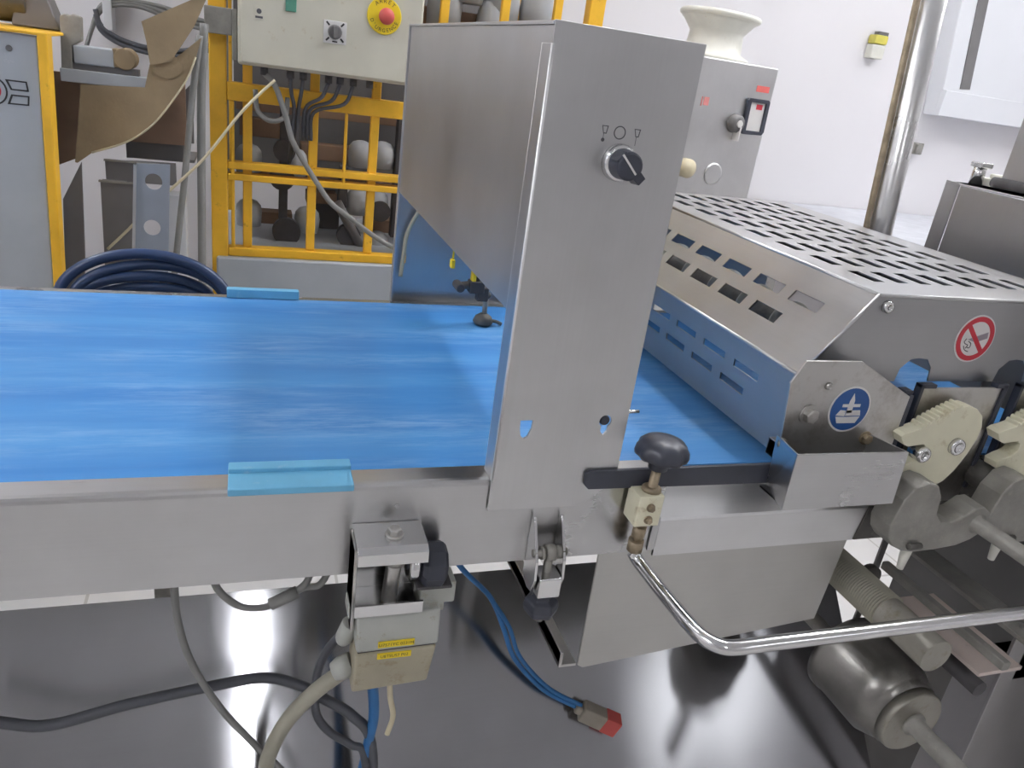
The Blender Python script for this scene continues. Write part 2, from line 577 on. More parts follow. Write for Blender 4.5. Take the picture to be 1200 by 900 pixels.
build('belt_bed', MB().box(-1.6, 0.82, 0.034, 0.582, 0.9, 0.9455), 'rail', fr)
build('reflection_block_sheet', MB().box(-1.6, 0.82, 0.031, 0.586, 0.862, 0.8635), 'rail', fr)  # unseen sheet added to keep blue belt reflections off the sloped panel
b = MB()
for p in ((-0.09, 0.935), (0.1865, 0.885)):
    b.lathe([(0.0025, 0), (0.002, 0.0012)], (p[0], 0, p[1]), (0, -1, 0), 10)
build('rivet', b, 'chrome', fr)

beltm = MB()
bo = [(-1.62, 0.95), (0.875, 0.95), (0.887, 0.945), (0.887, 0.905), (0.875, 0.885), (-1.62, 0.885)]
bi = [(-1.62, 0.8875), (0.874, 0.8875), (0.8845, 0.906), (0.8845, 0.944), (0.874, 0.9475), (-1.62, 0.9475)]
beltm.plate(bo + bi, [], 'y', 0.031, 0.586)
build('conveyor_belt', beltm, 'belt', label='wide blue conveyor belt with pale flour streaks, running under the steel bridge', cat='conveyor belt')

g = MB().box(-0.241, -0.133, -0.0125, 0.024, 0.9605, 0.9675).box(-0.241, -0.133, 0.016, 0.03, 0.9605, 0.9715)
build('belt_guide', g, 'guideblue', bevel=0.0012, label='light blue plastic belt guide block on the near steel rail', cat='guide block', group='belt guide blocks')
g = MB().box(-0.256, -0.149, 0.588, 0.62, 0.9458, 0.957).box(-0.256, -0.149, 0.583, 0.596, 0.9503, 0.964)
build('belt_guide', g, 'guideblue', bevel=0.0012, label='light blue plastic belt guide block on the far rail beyond the belt', cat='guide block', group='belt guide blocks')

build('guide_strip', MB().plate([(0.099, 0.953)] + circ(0.103, 0.9585, 0.0095, 8, math.pi * 1.3, math.pi * 0.6)[::-1][:0] + [(0.098, 0.966), (0.103, 0.969), (0.42, 0.9695), (0.42, 0.944), (0.104, 0.948)], [], 'y', -0.0085, -0.0035), 'black', bevel=0.0008,
      label='thin black plastic guide strip along the belt edge right of the steel bridge', cat='guide strip')

# ------------------------------------------------------------------ steel bridge over the belt
br = thing('guillotine_bridge', (0.067, 0.31, 0.955), 'tall stainless steel bridge housing over the blue belt with rotary switch', 'machine housing')
ZT = 1.371


def keyhole(cx, cz, r, w, h):
    pts = circ(cx, cz, r, 14, -math.pi / 2 + math.asin(min(0.99, w / r)), 1.5 * math.pi - math.asin(min(0.99, w / r)))
    return pts + [(cx - w, cz - r - h * 0.5), (cx, cz - r - h), (cx + w, cz - r - h * 0.5)]


kh1 = [(0.021, 1.0255), (0.0335, 1.0255), (0.033, 1.016), (0.030, 1.008), (0.0265, 1.006), (0.0235, 1.009), (0.0215, 1.017)]
kh2 = keyhole(0.1105, 1.0235, 0.0065, 0.0035, 0.009)
outer = [(0, 0.926), (0, ZT), (0.135, ZT), (0.135, 0.955), (0.1, 0.926)]
build('front_plate', MB().plate(outer, [kh1, kh2], 'y', -0.004, -0.0015), 'post', br, 0.0006)
build('front_flange', MB().box(0.0, 0.0024, -0.0015, 0.0205, 0.9595, 1.354), 'post', br, 0.0004)
for y_, r_ in ((-0.0028, 0.0016), (0.0205, 0.0013)):
    build('flange_edge', MB().cyl((0.0012, y_, 0.9598), (0.0012, y_, 1.354), r_, n=10), steel('painted_edge_highlight', 0.85, 0.5, (0, 0, 1), 0.0), br, label='folded edge with painted highlight')  # pale steel beads paint the light caught along the folded edges
build('side_panel', MB().box(0.0026, 0.005, 0.003, 0.6175, 1.126, ZT).box(0.005, 0.02, 0.0207, 0.612, 1.126, 1.1285), 'post', br, 0.0006)
build('side_panel', MB().box(0.129, 0.1315, 0.001, 0.615, 1.126, ZT), 'post', br, 0.0006)
build('rear_plate', MB().plate([(0.0, 0.94), (0.0, ZT), (0.16, ZT), (0.16, 1.15), (0.28, 1.02), (0.28, 0.94)], [[(0.019, 1.010), (0.019, 1.026), (0.0225, 1.026), (0.0225, 1.010)]], 'y', 0.618, 0.6205), steel('bridge_inner_steel', 0.5, 0.36, (0, 0, 1), 0.3), br, 0.0006)
build('rear_flange', MB().box(0.0, 0.0025, 0.603, 0.618, 0.947, 1.126), 'post', br, 0.0006)
build('top_plate', MB().box(0.0, 0.135, 0.0, 0.618, ZT - 0.0035, ZT - 0.001), 'post', br)
build('slot_bolt', MB().lathe([(0.0055, 0), (0.0055, 0.006), (0.004, 0.008)], (0.1105, 0.004, 1.0235), (0, -1, 0), 12), 'black', br)
build('side_pin', MB().cyl((0.1315, 0.006, 1.029), (0.151, 0.006, 1.029), 0.002, n=8), 'chrome', br)
sw = build('rotary_switch', MB().lathe([(0.0158, 0), (0.0158, 0.003), (0.0145, 0.0085), (0.0125, 0.0085)], (0.074, -0.004, 1.27), (0, -1, 0), 28), 'chrome', br, label='chrome switch bezel')
kb = MB().lathe([(0.0128, 0.0), (0.0124, 0.006), (0.0118, 0.016), (0.010, 0.0175)], (0.074, -0.0115, 1.27), (0, -1, 0), 24)
T = Matrix.Translation((0.074, -0.02, 1.27)) @ Matrix.Rotation(math.radians(40), 4, 'Y')
kb.frustum([T @ Vector(p) for p in ((-0.012, -0.008, -0.0055), (0.018, -0.008, -0.004), (0.018, 0.006, -0.005), (-0.012, 0.006, -0.006))],
           [T @ Vector(p) for p in ((-0.012, -0.008, 0.0055), (0.018, -0.008, 0.004), (0.018, 0.006, 0.005), (-0.012, 0.006, 0.006))])
build('switch_knob', kb, 'black', sw, 0.0008, label='black pointer knob')
T2 = Matrix.Translation((0.074, -0.0293, 1.27)) @ Matrix.Rotation(math.radians(46), 4, 'Y')
build('pointer_line', MB().box(-0.0125, 0.008, -0.0006, 0.001, -0.0008, 0.0008, T2), 'stickerwhite', sw)
sy = MB()
ring2(sy, 0.0705, 1.294, 0.0055, 0.0046, -0.0043, -0.0038, 22)
build('switch_symbol', sy, 'inkgrey', br)
sy = MB()
for cx, dot in ((0.0565, True), (0.0865, False)):
    sy.plate([(cx - 0.003, 1.2985), (cx + 0.003, 1.2985), (cx + 0.002, 1.292), (cx - 0.001, 1.292)],
             [[(cx - 0.0021, 1.2978), (cx + 0.0021, 1.2978), (cx + 0.0014, 1.2928), (cx - 0.0006, 1.2928)]], 'y', -0.0043, -0.0038)
    if dot:
        sy.plate(circ(cx - 0.0005, 1.287, 0.0016, 10), [], 'y', -0.0043, -0.0038)
        sy.box(cx - 0.0007, cx - 0.0003, -0.0043, -0.0038, 1.2885, 1.292)
    else:
        sy.box(cx - 0.0003, cx + 0.0001, -0.0043, -0.0038, 1.285, 1.292)
build('switch_symbol', sy, 'inkgrey', br)

wr = MB().tube([(0.045, 0.606, 1.118), (0.030, 0.606, 1.09), (0.0185, 0.606, 1.06), (0.016, 0.606, 1.03), (0.0135, 0.608, 0.99)], 0.0035, 8)
build('hanging_wire', wr, 'cablecream', label='short cream wire hanging inside the far plate of the bridge', cat='wire')

kn = thing('knife_arm', (0.12, 0.49, 0.951), 'black articulated blade holder with yellow tips under the bridge', 'blade holder')
build('upper_arm', MB().tube([(0.083, 0.49, 1.012), (0.1, 0.49, 1.014), (0.12, 0.49, 1.008), (0.132, 0.49, 0.996)], 0.0065, 8), 'zinc_dark', kn)
build('hinge_block', MB().box(0.098, 0.122, 0.48, 0.5, 1.003, 1.022).box(0.112, 0.13, 0.482, 0.498, 0.99, 1.012).cyl((0.082, 0.475, 1.012), (0.082, 0.505, 1.012), 0.007, n=12), 'rubber', kn, 0.002)
build('rod', MB().cyl((0.128, 0.49, 1.0), (0.129, 0.49, 0.966), 0.004, n=10), 'zinc', kn)
build('foot', MB().lathe([(0.013, 0), (0.0165, 0.005), (0.013, 0.013), (0.006, 0.018)], (0.128, 0.49, 0.9512), (0, 0, 1), 14).tube([(0.135, 0.488, 0.958), (0.148, 0.487, 0.957), (0.158, 0.486, 0.953)], 0.0032, 6), 'zinc_dark', kn)
build('yellow_tip', MB().box(0.101, 0.107, 0.482, 0.496, 1.018, 1.036), 'stickeryellow', kn, 0.001, label='yellow plastic tip')
build('hanger_rod', MB().cyl((0.11, 0.49, 1.02), (0.118, 0.49, 1.126), 0.0055, n=10), 'zinc_dark', kn)
build('yellow_tip', MB().box(0.066, 0.072, 0.485, 0.497, 1.04, 1.053).box(0.068, 0.0705, 0.489, 0.493, 1.053, 1.126), 'stickeryellow', kn, 0.001, label='small orange yellow tip')

# ------------------------------------------------------------------ clamp below the bridge
cl = thing('toggle_clamp', (0.068, -0.012, 0.80), 'steel clamp with two cheeks and black knob on the rail below the bridge', 'clamp')
for x in (0.0515, 0.0815):
    build('cheek', MB().plate([(-0.0005, 0.912), (-0.006, 0.918), (-0.010, 0.914), (-0.03, 0.878), (-0.033, 0.858), (-0.028, 0.842), (-0.016, 0.838), (-0.0005, 0.845)], [], 'x', x - 0.0016, x + 0.0016), 'chrome', cl, 0.0008)
build('pivot_pin', MB().cyl((0.0485, -0.022, 0.884), (0.0855, -0.022, 0.884), 0.0042, n=14).cyl((0.057, -0.022, 0.884), (0.061, -0.022, 0.884), 0.007, n=14).cyl((0.073, -0.022, 0.884), (0.079, -0.022, 0.884), 0.007, n=14), 'zinc', cl)
build('eye_bolt', MB().cyl((0.062, -0.022, 0.884), (0.072, -0.022, 0.884), 0.0088, n=16).cyl((0.067, -0.022, 0.884), (0.067, -0.024, 0.80), 0.0046, n=10), 'zinc', cl)
build('swivel_block', MB().box(0.0545, 0.0795, -0.038, -0.012, 0.838, 0.862), 'chrome', cl, 0.002)
build('hand_knob', MB().lathe([(0.011, 0.0), (0.011, 0.007), (0.018, 0.010), (0.0195, 0.018), (0.0175, 0.026), (0.008, 0.029)], (0.066, -0.025, 0.838), (0, 0, -1), 6, smooth=False), 'black', cl, 0.002, label='black six-sided knob')

# ------------------------------------------------------------------ cabinet of limit switch on the rail
jb = thing('junction_box', (-0.09, -0.02, 0.745), 'grey plastic junction box with two yellow labels hung below the rail', 'junction box')
U = [(-0.0005, 0.918), (-0.04, 0.918), (-0.0462, 0.9135), (-0.0475, 0.902), (-0.0448, 0.902), (-0.0440, 0.912), (-0.039, 0.9152), (-0.0035, 0.9152), (-0.0035, 0.846), (-0.0425, 0.846), (-0.0425, 0.856), (-0.0455, 0.856), (-0.0455, 0.843), (-0.0005, 0.843)]
build('mount_bracket', rail_profile(MB(), U, -0.131, -0.066), 'chrome', jb, 0.0005)
build('bracket_web', MB().box(-0.1325, -0.1295, -0.036, -0.0005, 0.82, 0.912), 'dull', jb, 0.0006)
bt = MB()
hexbolt(bt, (-0.095, -0.023, 0.918), (0, 0, 1), 0.0065, 0.008)
build('bolt', bt, 'dull', jb)
build('sleeve', MB().cyl((-0.092, -0.026, 0.915), (-0.096, -0.026, 0.846), 0.0075, n=14).cyl((-0.0925, -0.026, 0.899), (-0.0935, -0.026, 0.889), 0.0105, n=14), 'dull', jb)
kk = MB().lathe([(0.007, 0), (0.007, 0.011), (0.016, 0.014), (0.0225, 0.018), (0.0225, 0.034), (0.019, 0.038), (0.006, 0.038)], (-0.081, -0.021, 0.883), (1, 0, -0.08), 10, smooth=False)
build('clamp_ring', MB().lathe([(0.013, 0), (0.0165, 0.002), (0.0165, 0.009), (0.013, 0.011)], (-0.0795, -0.021, 0.883), (1, 0, -0.08), 20), 'chrome', jb)
build('knob_base', MB().box(-0.072, -0.037, -0.038, -0.0035, 0.8625, 0.866), 'rubber', jb, 0.001)
build('clamp_knob', kk, 'black', jb, 0.002, label='black plastic clamp knob')
build('back_plate', MB().plate([(-0.134, 0.842), (-0.065, 0.842), (-0.065, 0.862), (-0.03, 0.862), (-0.03, 0.838), (-0.040, 0.838), (-0.040, 0.828), (-0.134, 0.828)], [], 'y', -0.028, -0.003), 'greybox', jb, 0.0015)
build('enclosure_top', MB().frustum([(-0.127, -0.047, 0.8015), (-0.047, -0.047, 0.803), (-0.047, -0.002, 0.803), (-0.127, -0.002, 0.8015)],
                                  [(-0.128, -0.043, 0.842), (-0.047, -0.043, 0.842), (-0.047, -0.002, 0.842), (-0.128, -0.002, 0.842)]), 'greybox', jb, 0.003)
build('enclosure_bottom', MB().frustum([(-0.128, -0.04, 0.746), (-0.052, -0.04, 0.750), (-0.052, -0.006, 0.750), (-0.128, -0.006, 0.746)],
                                     [(-0.127, -0.0465, 0.7995), (-0.048, -0.0465, 0.801), (-0.048, -0.003, 0.801), (-0.127, -0.003, 0.7995)]), 'greybox2', jb, 0.003)
build('seal', MB().box(-0.125, -0.05, -0.044, -0.004, 0.7985, 0.8035), 'rubber', jb)
for (x0, x1, z0, z1, yf, tx, nm) in ((-0.1065, -0.0715, 0.8065, 0.813, -0.0472, 'U7571YC 0231M', 1), (-0.1065, -0.0735, 0.792, 0.7985, -0.0466, 'U8TSUS7 P02', 2)):
    st = build('label_strip', MB().box(x0, x1, yf - 0.0005, yf + 0.001, z0, z1), 'stickeryellow', jb, label='yellow printed label')
    build('lettering', text_on(MB(), tx, 0.0048, (x0 + x1) / 2, yf - 0.0008, (z0 + z1) / 2), 'ink', st)
build('cable_gland', MB().lathe([(0.012, 0), (0.012, 0.012), (0.009, 0.02)], (-0.126, -0.02, 0.766), (-1, 0, -0.5), 10).lathe([(0.009, 0), (0.009, 0.02), (0.006, 0.026)], (-0.129, -0.018, 0.815), (-0.3, 0.1, -1), 10), 'greybox', jb)

# ------------------------------------------------------------------ stop handle with star knob
hd = thing('stop_handle', (0.167, -0.015, 0.858), 'bent chrome handle bar on an ivory block with black star knob', 'handle')
build('block', MB().box(0.152, 0.1805, -0.031, -0.0042, 0.914, 0.95), 'ivory', hd, 0.0012, label='ivory plastic block')
bt = MB()
for z in (0.937, 0.9225):
    hexbolt(bt, (0.1665, -0.031, z), (0, -1, 0), 0.0035, 0.005)
build('bolt', bt, 'copper', hd)
build('threaded_rod', MB().cyl((0.168, -0.018, 0.872), (0.1725, -0.018, 0.986), 0.0052, n=12).lathe([(0.0105, 0), (0.0105, 0.003), (0.008, 0.005)], (0.171, -0.018, 0.95), (0, 0, 1), 16), 'copper', hd)
build('nut', MB().cyl((0.1675, -0.018, 0.893), (0.168, -0.018, 0.906), 0.0075, n=6).cyl((0.167, -0.018, 0.876), (0.167, -0.018, 0.889), 0.0085, n=12), 'copper', hd)
star = MB()
R = []
for r, h in ((0.007, 0), (0.010, 0.001), (0.0115, 0.012), (0.013, 0.0155), (0.022, 0.0145), (0.0262, 0.0155), (0.0272, 0.0195), (0.0262, 0.0255), (0.0215, 0.0315), (0.012, 0.035), (0.001, 0.036)):
    lob = 0.045 if r > 0.022 else 0.0
    R.append([Vector((0.1725 + 0.03 * h, -0.018, 0.975)) + Vector((r * (1 + lob * math.cos(9 * a)) * math.cos(a), r * (1 + lob * math.cos(9 * a)) * math.sin(a), h)) for a in (2 * math.pi * i / 56 for i in range(56))])
star.rings(R, 56)
build('star_knob', star, 'black', hd, label='black plastic star knob')
pts = [(0.1675, -0.016, 0.872), (0.171, -0.022, 0.866), (0.1745, -0.04, 0.862), (0.179, -0.085, 0.859), (0.1825, -0.118, 0.858), (0.187, -0.138, 0.858), (0.197, -0.150, 0.858), (0.213, -0.1545, 0.858), (0.26, -0.155, 0.858), (0.45, -0.157, 0.858), (0.80, -0.16, 0.858)]
build('bar', MB().tube(pts, 0.0076, 14, 6), 'chrome', hd)

# ------------------------------------------------------------------ perforated hood
ho = thing('perforated_hood', (0.56, 0.33, 0.955), 'perforated stainless steel guard hood with angled front over the belt', 'guard hood')
HY0, HY1 = 0.018, 0.665
P0, P1, P2 = (0.352, 0.962), (0.345, 1.065), (0.42, 1.16)      # (x, z) fold lines
ZR = 1.16
PITCH, SL = 0.0733, 0.050
rows = [(0.461 + 0.0353 * k, 0.461 + 0.0353 * k + 0.0165) for k in range(8)]
holes = []
for k, (a, c) in enumerate(rows):
    for q in range(8):
        y0 = 0.073 + PITCH * q
        holes.append((a - P2[0], c - P2[0], y0 - HY0, y0 + 0.047 - HY0))
build('top_sheet', MB().holed((P2[0], HY0, ZR), (1, 0, 0), (0, 1, 0), 0.353, HY1 - HY0, holes, 0.0018), 'hood', ho)
sl = Vector((P2[0] - P1[0], 0, P2[1] - P1[1]))
sll = sl.length
holes = []
for q in range(8):
    y0 = 0.069 + PITCH * q
    holes.append((y0 - HY0, y0 + 0.053 - HY0, 0.585 * sll, 0.708 * sll))
for q in range(7):
    y0 = 0.109 + PITCH * q
    holes.append((y0 - HY0, y0 + 0.053 - HY0, 0.303 * sll, 0.433 * sll))
mb = MB().holed((P1[0], HY1, P1[1]), (0, -1, 0), sl, HY1 - HY0, sll, [(HY1 - HY0 - h[1], HY1 - HY0 - h[0], h[2], h[3]) for h in holes], 0.0018)
build('slope_sheet', mb, 'hood', ho)
lo = Vector((P1[0] - P0[0], 0, P1[1] - P0[1]))
lol = lo.length
holes = []
for q in range(7):
    y0 = 0.084 + PITCH * q
    holes.append((y0 - HY0, y0 + 0.052 - HY0, 0.066, 0.0755))
    y0 = 0.107 + PITCH * q
    holes.append((y0 - HY0, y0 + 0.052 - HY0, 0.038, 0.0475))
mb = MB().holed((P0[0], HY1, P0[1]), (0, -1, 0), lo, HY1 - HY0, lol, [(HY1 - HY0 - h[1], HY1 - HY0 - h[0], h[2], h[3]) for h in holes], 0.0018)
build('lower_sheet', mb, steel('hood_lower_steel', 0.48, 0.52, (0, 1, 0), 0.3, smudge=0.05), ho)


def arch(cx, w, h, z0):
    return [(cx - w, z0), (cx - w * 0.9, z0 + h * 0.55), (cx - w * 0.45, z0 + h * 0.95), (cx, z0 + h), (cx + w * 0.5, z0 + h * 0.95), (cx + w * 0.85, z0 + h * 0.6), (cx + w * 0.95, z0)]


end = [P0, P1, P2, (0.775, ZR), (0.775, 1.06)]
zb = 1.058
for cx in (0.66, 0.507):
    end += list(reversed(arch(cx, 0.026, 0.029, zb)))
end += [(0.44, zb), (0.43, 0.962)]
build('end_plate', MB().plate(end, [], 'y', HY0, HY0 + 0.0018), 'hood_end', ho)
build('rear_end_plate', MB().plate([P0, P1, P2, (0.773, ZR), (0.773, 0.962)], [], 'y', HY1 - 0.0018, HY1), 'hood_end', ho)
build('back_sheet', MB().box(0.771, 0.773, HY0, HY1, 1.06, ZR), 'hood_end', ho)
for a_, c_ in (((P1[0], HY0, P1[1]), (P2[0], HY0, P2[1])), ((P2[0], HY0, ZR - 0.0008), (0.773, HY0, ZR - 0.0008)), ((P2[0], HY0, ZR - 0.0008), (P2[0], HY1, ZR - 0.0008)), ((P1[0] + 0.0005, HY0, P1[1]), (P1[0] + 0.0005, HY1, P1[1]))):
    build('fold_edge', MB().cyl(a_, c_, 0.0021, n=10), 'hood', ho)
bt = MB()
roundbolt(bt, (0.4345, HY0, 1.147), (0, -1, 0), 0.0072, 0.006)
build('bolt', bt, 'chrome', ho)
ss = build('prohibition_sign', MB().plate(circ(0.5793, 1.1125, 0.0292, 40), [], 'y', HY0 - 0.0006, HY0 - 0.0001), 'stickerwhite', ho, label='round white and red prohibition sticker')
sm = MB()
ring2(sm, 0.5793, 1.1125, 0.0272, 0.0212, HY0 - 0.0012, HY0 - 0.0006, 40)
Tm = Matrix.Translation((0.5793, HY0 - 0.0009, 1.1125)) @ Matrix.Rotation(math.radians(45), 4, 'Y')
sm.box(-0.0225, 0.0225, -0.0003, 0.0003, -0.0028, 0.0028, Tm)
build('red_ring', sm, 'stickerred', ss)
sg = MB()
cx, cz = 0.5793, 1.1125
sg.plate([(cx - 0.011, cz - 0.001), (cx + 0.017, cz + 0.0085), (cx + 0.0185, cz + 0.001), (cx + 0.002, cz - 0.0045)], [], 'y', HY0 - 0.00085, HY0 - 0.0006)
build('blade_mark', sg, 'stickergrey', ss)
sg = MB()
for pts2 in ([(-0.013, 0.0), (-0.015, -0.004), (-0.012, -0.0065), (-0.008, -0.008), (-0.010, -0.012)], [(-0.014, -0.009), (-0.010, -0.014), (-0.004, -0.016)], [(-0.009, -0.003), (-0.004, -0.006), (-0.004, -0.011), (-0.008, -0.011)]):
    sg.tube([(cx + a, HY0 - 0.0006, cz + c) for a, c in pts2], 0.0006, 5, 4)
build('hand_mark', sg, 'inkgrey', ss)

# ------------------------------------------------------------------ bracket with blue sign and scraper tray
eb = thing('sign_bracket', (0.395, -0.03, 0.94), 'stainless bracket with round blue sticker and scraper pocket beside the hood', 'bracket')
pl = [(0.323, 0.985), (0.3115, 1.068), (0.324, 1.0935), (0.397, 1.0935), (0.449, 1.067), (0.479, 1.052), (0.478, 0.985)]
build('plate', MB().plate(pl, [], 'y', -0.012, -0.009), 'dull', eb, 0.0006)
build('mount_tab', MB().box(0.33, 0.4, -0.009, 0.018, 0.97, 0.99).box(0.36, 0.46, -0.0105, 0.0, 0.93, 0.985), 'dull', eb, 0.001)
tr = MB()
tr.plate([(0.303, 1.0105), (0.449, 1.0085), (0.4525, 0.944), (0.305, 0.944)], [], 'y', -0.0605, -0.0585)
tr.add([(0.303, -0.0585, 1.0105), (0.305, -0.0585, 0.944), (0.318, -0.0125, 0.944), (0.313, -0.0125, 1.008), (0.305, -0.0585, 1.0105), (0.307, -0.0585, 0.944), (0.32, -0.0125, 0.944), (0.315, -0.0125, 1.008)],
       [(0, 1, 2, 3), (4, 7, 6, 5), (0, 3, 7, 4), (1, 5, 6, 2), (0, 4, 5, 1), (3, 2, 6, 7)])
tr.add([(0.449, -0.0585, 1.0085), (0.4525, -0.0585, 0.944), (0.445, -0.0125, 0.944), (0.440, -0.0125, 1.006), (0.447, -0.0585, 1.0085), (0.4505, -0.0585, 0.944), (0.443, -0.0125, 0.944), (0.438, -0.0125, 1.006)],
       [(0, 3, 2, 1), (4, 5, 6, 7), (0, 4, 7, 3), (1, 2, 6, 5), (0, 1, 5, 4), (3, 7, 6, 2)])
tr.box(0.31, 0.446, -0.0585, -0.0125, 0.944, 0.946)
build('pocket', tr, 'rail', eb)
bt = MB()
hexbolt(bt, (0.346, -0.012, 1.032), (0, -1, 0), 0.0085, 0.009)
build('bolt', bt, 'dull', eb)
build('bolt', roundbolt(MB(), (0.361, -0.012, 1.0655), (0, -1, 0), 0.0042, 0.004), 'dull', eb)
build('bolt', hexbolt(MB(), (0.4345, -0.012, 1.0015), (0, -1, 0), 0.006, 0.007), 'copper', eb)
build('bolt', roundbolt(MB(), (0.3165, -0.018, 1.0015), (0, -1, 0), 0.006, 0.005), 'dull', eb)
sb = build('blue_sign', MB().plate(circ(0.399, 1.0375, 0.0275, 40), [], 'y', -0.0126, -0.0121), 'stickerwhite', eb, label='round white-edged blue mandatory sticker')
build('blue_disc', MB().plate(circ(0.399, 1.0375, 0.0253, 40), [], 'y', -0.013, -0.0126), 'stickerblue', sb)
bx, bz = 0.399, 1.0375
pg = MB()
pg.plate([(bx - 0.004, bz - 0.004), (bx - 0.0035, bz + 0.010), (bx - 0.0005, bz + 0.0195), (bx + 0.003, bz + 0.011), (bx + 0.0035, bz - 0.004)], [], 'y', -0.0133, -0.013)
pg.plate([(bx - 0.0115, bz + 0.003), (bx - 0.0115, bz + 0.0065), (bx + 0.0125, bz + 0.0065), (bx + 0.0125, bz + 0.003)], [], 'y', -0.0134, -0.013)
pg.plate([(bx - 0.017, bz - 0.007), (bx - 0.0125, bz - 0.0005), (bx - 0.005, bz - 0.0012), (bx - 0.005, bz - 0.008)], [], 'y', -0.0133, -0.013)
pg.plate([(bx - 0.004, bz - 0.0075), (bx - 0.0035, bz - 0.001), (bx + 0.0145, bz - 0.001), (bx + 0.0165, bz - 0.0075)], [], 'y', -0.0133, -0.013)
pg.plate([(bx - 0.0165, bz - 0.0085), (bx - 0.0045, bz - 0.009), (bx + 0.0165, bz - 0.0085), (bx + 0.0125, bz - 0.0165), (bx - 0.0125, bz - 0.0165)], [], 'y', -0.0133, -0.013)
build('pictogram', pg, 'stickerwhite', sb)

# ------------------------------------------------------------------ roller station right of the hood
rs = thing('roller_station', (0.66, 0.2, 0.0), 'dark roller station with steel bearing plates below the hood at right', 'roller unit')
for x0, x1 in ((0.508, 0.632), (0.664, 0.79)):
    build('bearing_plate', MB().plate([(x0, 0.90), (x0, 1.057), (x1, 1.057), (x1, 0.90)], [], 'y', 0.001, 0.004), 'dull', rs, 0.0008)
    build('edge_seal', MB().box(x0 - 0.005, x0, -0.002, 0.008, 0.92, 1.062).box(x0 - 0.005, x0 + 0.018, -0.002, 0.008, 1.057, 1.062), 'black', rs, 0.001)
    build('edge_seal', MB().box(x1, x1 + 0.006, -0.002, 0.008, 0.92, 1.062).box(x1 - 0.012, x1 + 0.006, -0.002, 0.008, 1.057, 1.063), 'black', rs, 0.001)
build('edge_seal', MB().box(0.4795, 0.486, -0.011, 0.004, 0.95, 1.053).box(0.474, 0.486, -0.0085, 0.004, 1.053, 1.0575), 'black', rs, 0.001)
build('side_panel', MB().box(0.49, 0.945, 0.02, 0.024, 0.84, 0.93), 'zinc_dark', rs, 0.001)
build('inner_panel', MB().plate([(0.74, 0.62), (0.74, 0.86), (0.955, 0.86), (0.955, 0.30), (0.94, 0.30), (0.94, 0.62)], [], 'y', 0.33, 0.335), 'darkgrey', rs, 0.001)
build('end_cheek', MB().plate([(0.482, 0.853), (0.56, 0.853), (0.56, 0.9), (0.49, 0.9)], [], 'y', -0.002, 0.003), 'zinc_dark', rs, 0.001)
dm = thing('drive_drum', (0.62, 0.0, 0.54), 'grey steel drum roller with end shaft under the roller station', 'drum')
DX, DZ = 0.614, 0.601
build('end_disc', MB().lathe([(0.046, -0.0015), (0.048, 0.0005), (0.049, 0.012), (0.03, 0.0125)], (DX, -0.073, DZ), (0, 1, 0), 40), 'drum', dm)
build('barrel', MB().lathe([(0.03, 0.013), (0.0505, 0.0135), (0.051, 0.022), (0.054, 0.024), (0.063, 0.045), (0.063, 0.12), (0.065, 0.121), (0.065, 0.132), (0.058, 0.134), (0.02, 0.136)], (DX, -0.073, DZ), (0, 1, 0), 40), plain('worn_drum_steel', srgb(128, 126, 122), 0.3, 0.8, 0.15, 20, 0.1), dm)
build('shaft', MB().lathe([(0.017, 0), (0.017, 0.006), (0.0125, 0.008), (0.0125, 0.18)], (DX, -0.073, DZ), (0, -1, 0), 18), 'zinc', dm)
build('rear_shaft', MB().cyl((DX, 0.063, DZ), (DX, 0.25, DZ), 0.012, n=14), 'zinc', dm)
spr = thing('ribbed_roller', (0.6, 0.1, 0.70), 'ribbed beige roller lying across above the drum', 'roller')
pf = []
for k in range(110):
    pf.append((0.0235 + (0.002 if k % 2 else 0.0), 0.004 * k * 0.5))
build('ribbed_sleeve', MB().lathe(pf, (0.565, 0.2, 0.745), (0, -1, 0), 18, smooth=False), 'cablebeige', spr)
build('roller_core', MB().cyl((0.565, 0.5, 0.745), (0.565, -0.10, 0.745), 0.0225, n=24), 'drum', spr)
gp = MB().box(0.632, 0.644, -0.135, 0.07, 0.744, 0.756)
build('cross_bar', gp, 'zinc', bevel=0.002, label='thin grey steel cross bar right of the ribbed roller', cat='bar')
build('guard_sheet', MB().box(0.655, 0.73, -0.1, 0.05, 0.6985, 0.7045), 'pink', bevel=0.001, label='pale pinkish flat guard sheet beside the grey cross bar', cat='sheet')
build('tie_rod', MB().cyl((0.67, -0.1, 0.675), (0.67, 0.12, 0.675), 0.011, n=14).lathe([(0.022, 0), (0.022, 0.012), (0.012, 0.014)], (0.67, 0.02, 0.675), (0, -1, 0), 18), 'rubber', label='dark tie rod with round collar below the pink guard sheet', cat='rod')
build('flat_bar', MB().box(0.755, 0.80, -0.1, 0.32, 0.715, 0.722), 'zinc', bevel=0.001, label='grey flat bar at right behind the handle bar', cat='bar')
build('disc_roller', MB().lathe([(0.021, 0), (0.021, 0.012)], (0.768, 0.2, 0.623), (0, -1, 0), 24).cyl((0.768, 0.2, 0.623), (0.768, 0.325, 0.623), 0.006, n=10), 'zinc_dark', label='small dark round roller end seen against the pale floor gap', cat='roller')
lg = thing('machine_leg', (0.86, -0.04, 0), 'slanting flat grey steel machine leg at the lower right edge', 'leg')
build('post', MB().plate([(0.772, 0.73), (0.80, 0.73), (0.835, 0.0), (0.80, 0.0)], [], 'y', -0.055, -0.05).box(0.80, 0.953, -0.0495, 0.02, 0.0, 0.62), 'staindark', lg, 0.001)

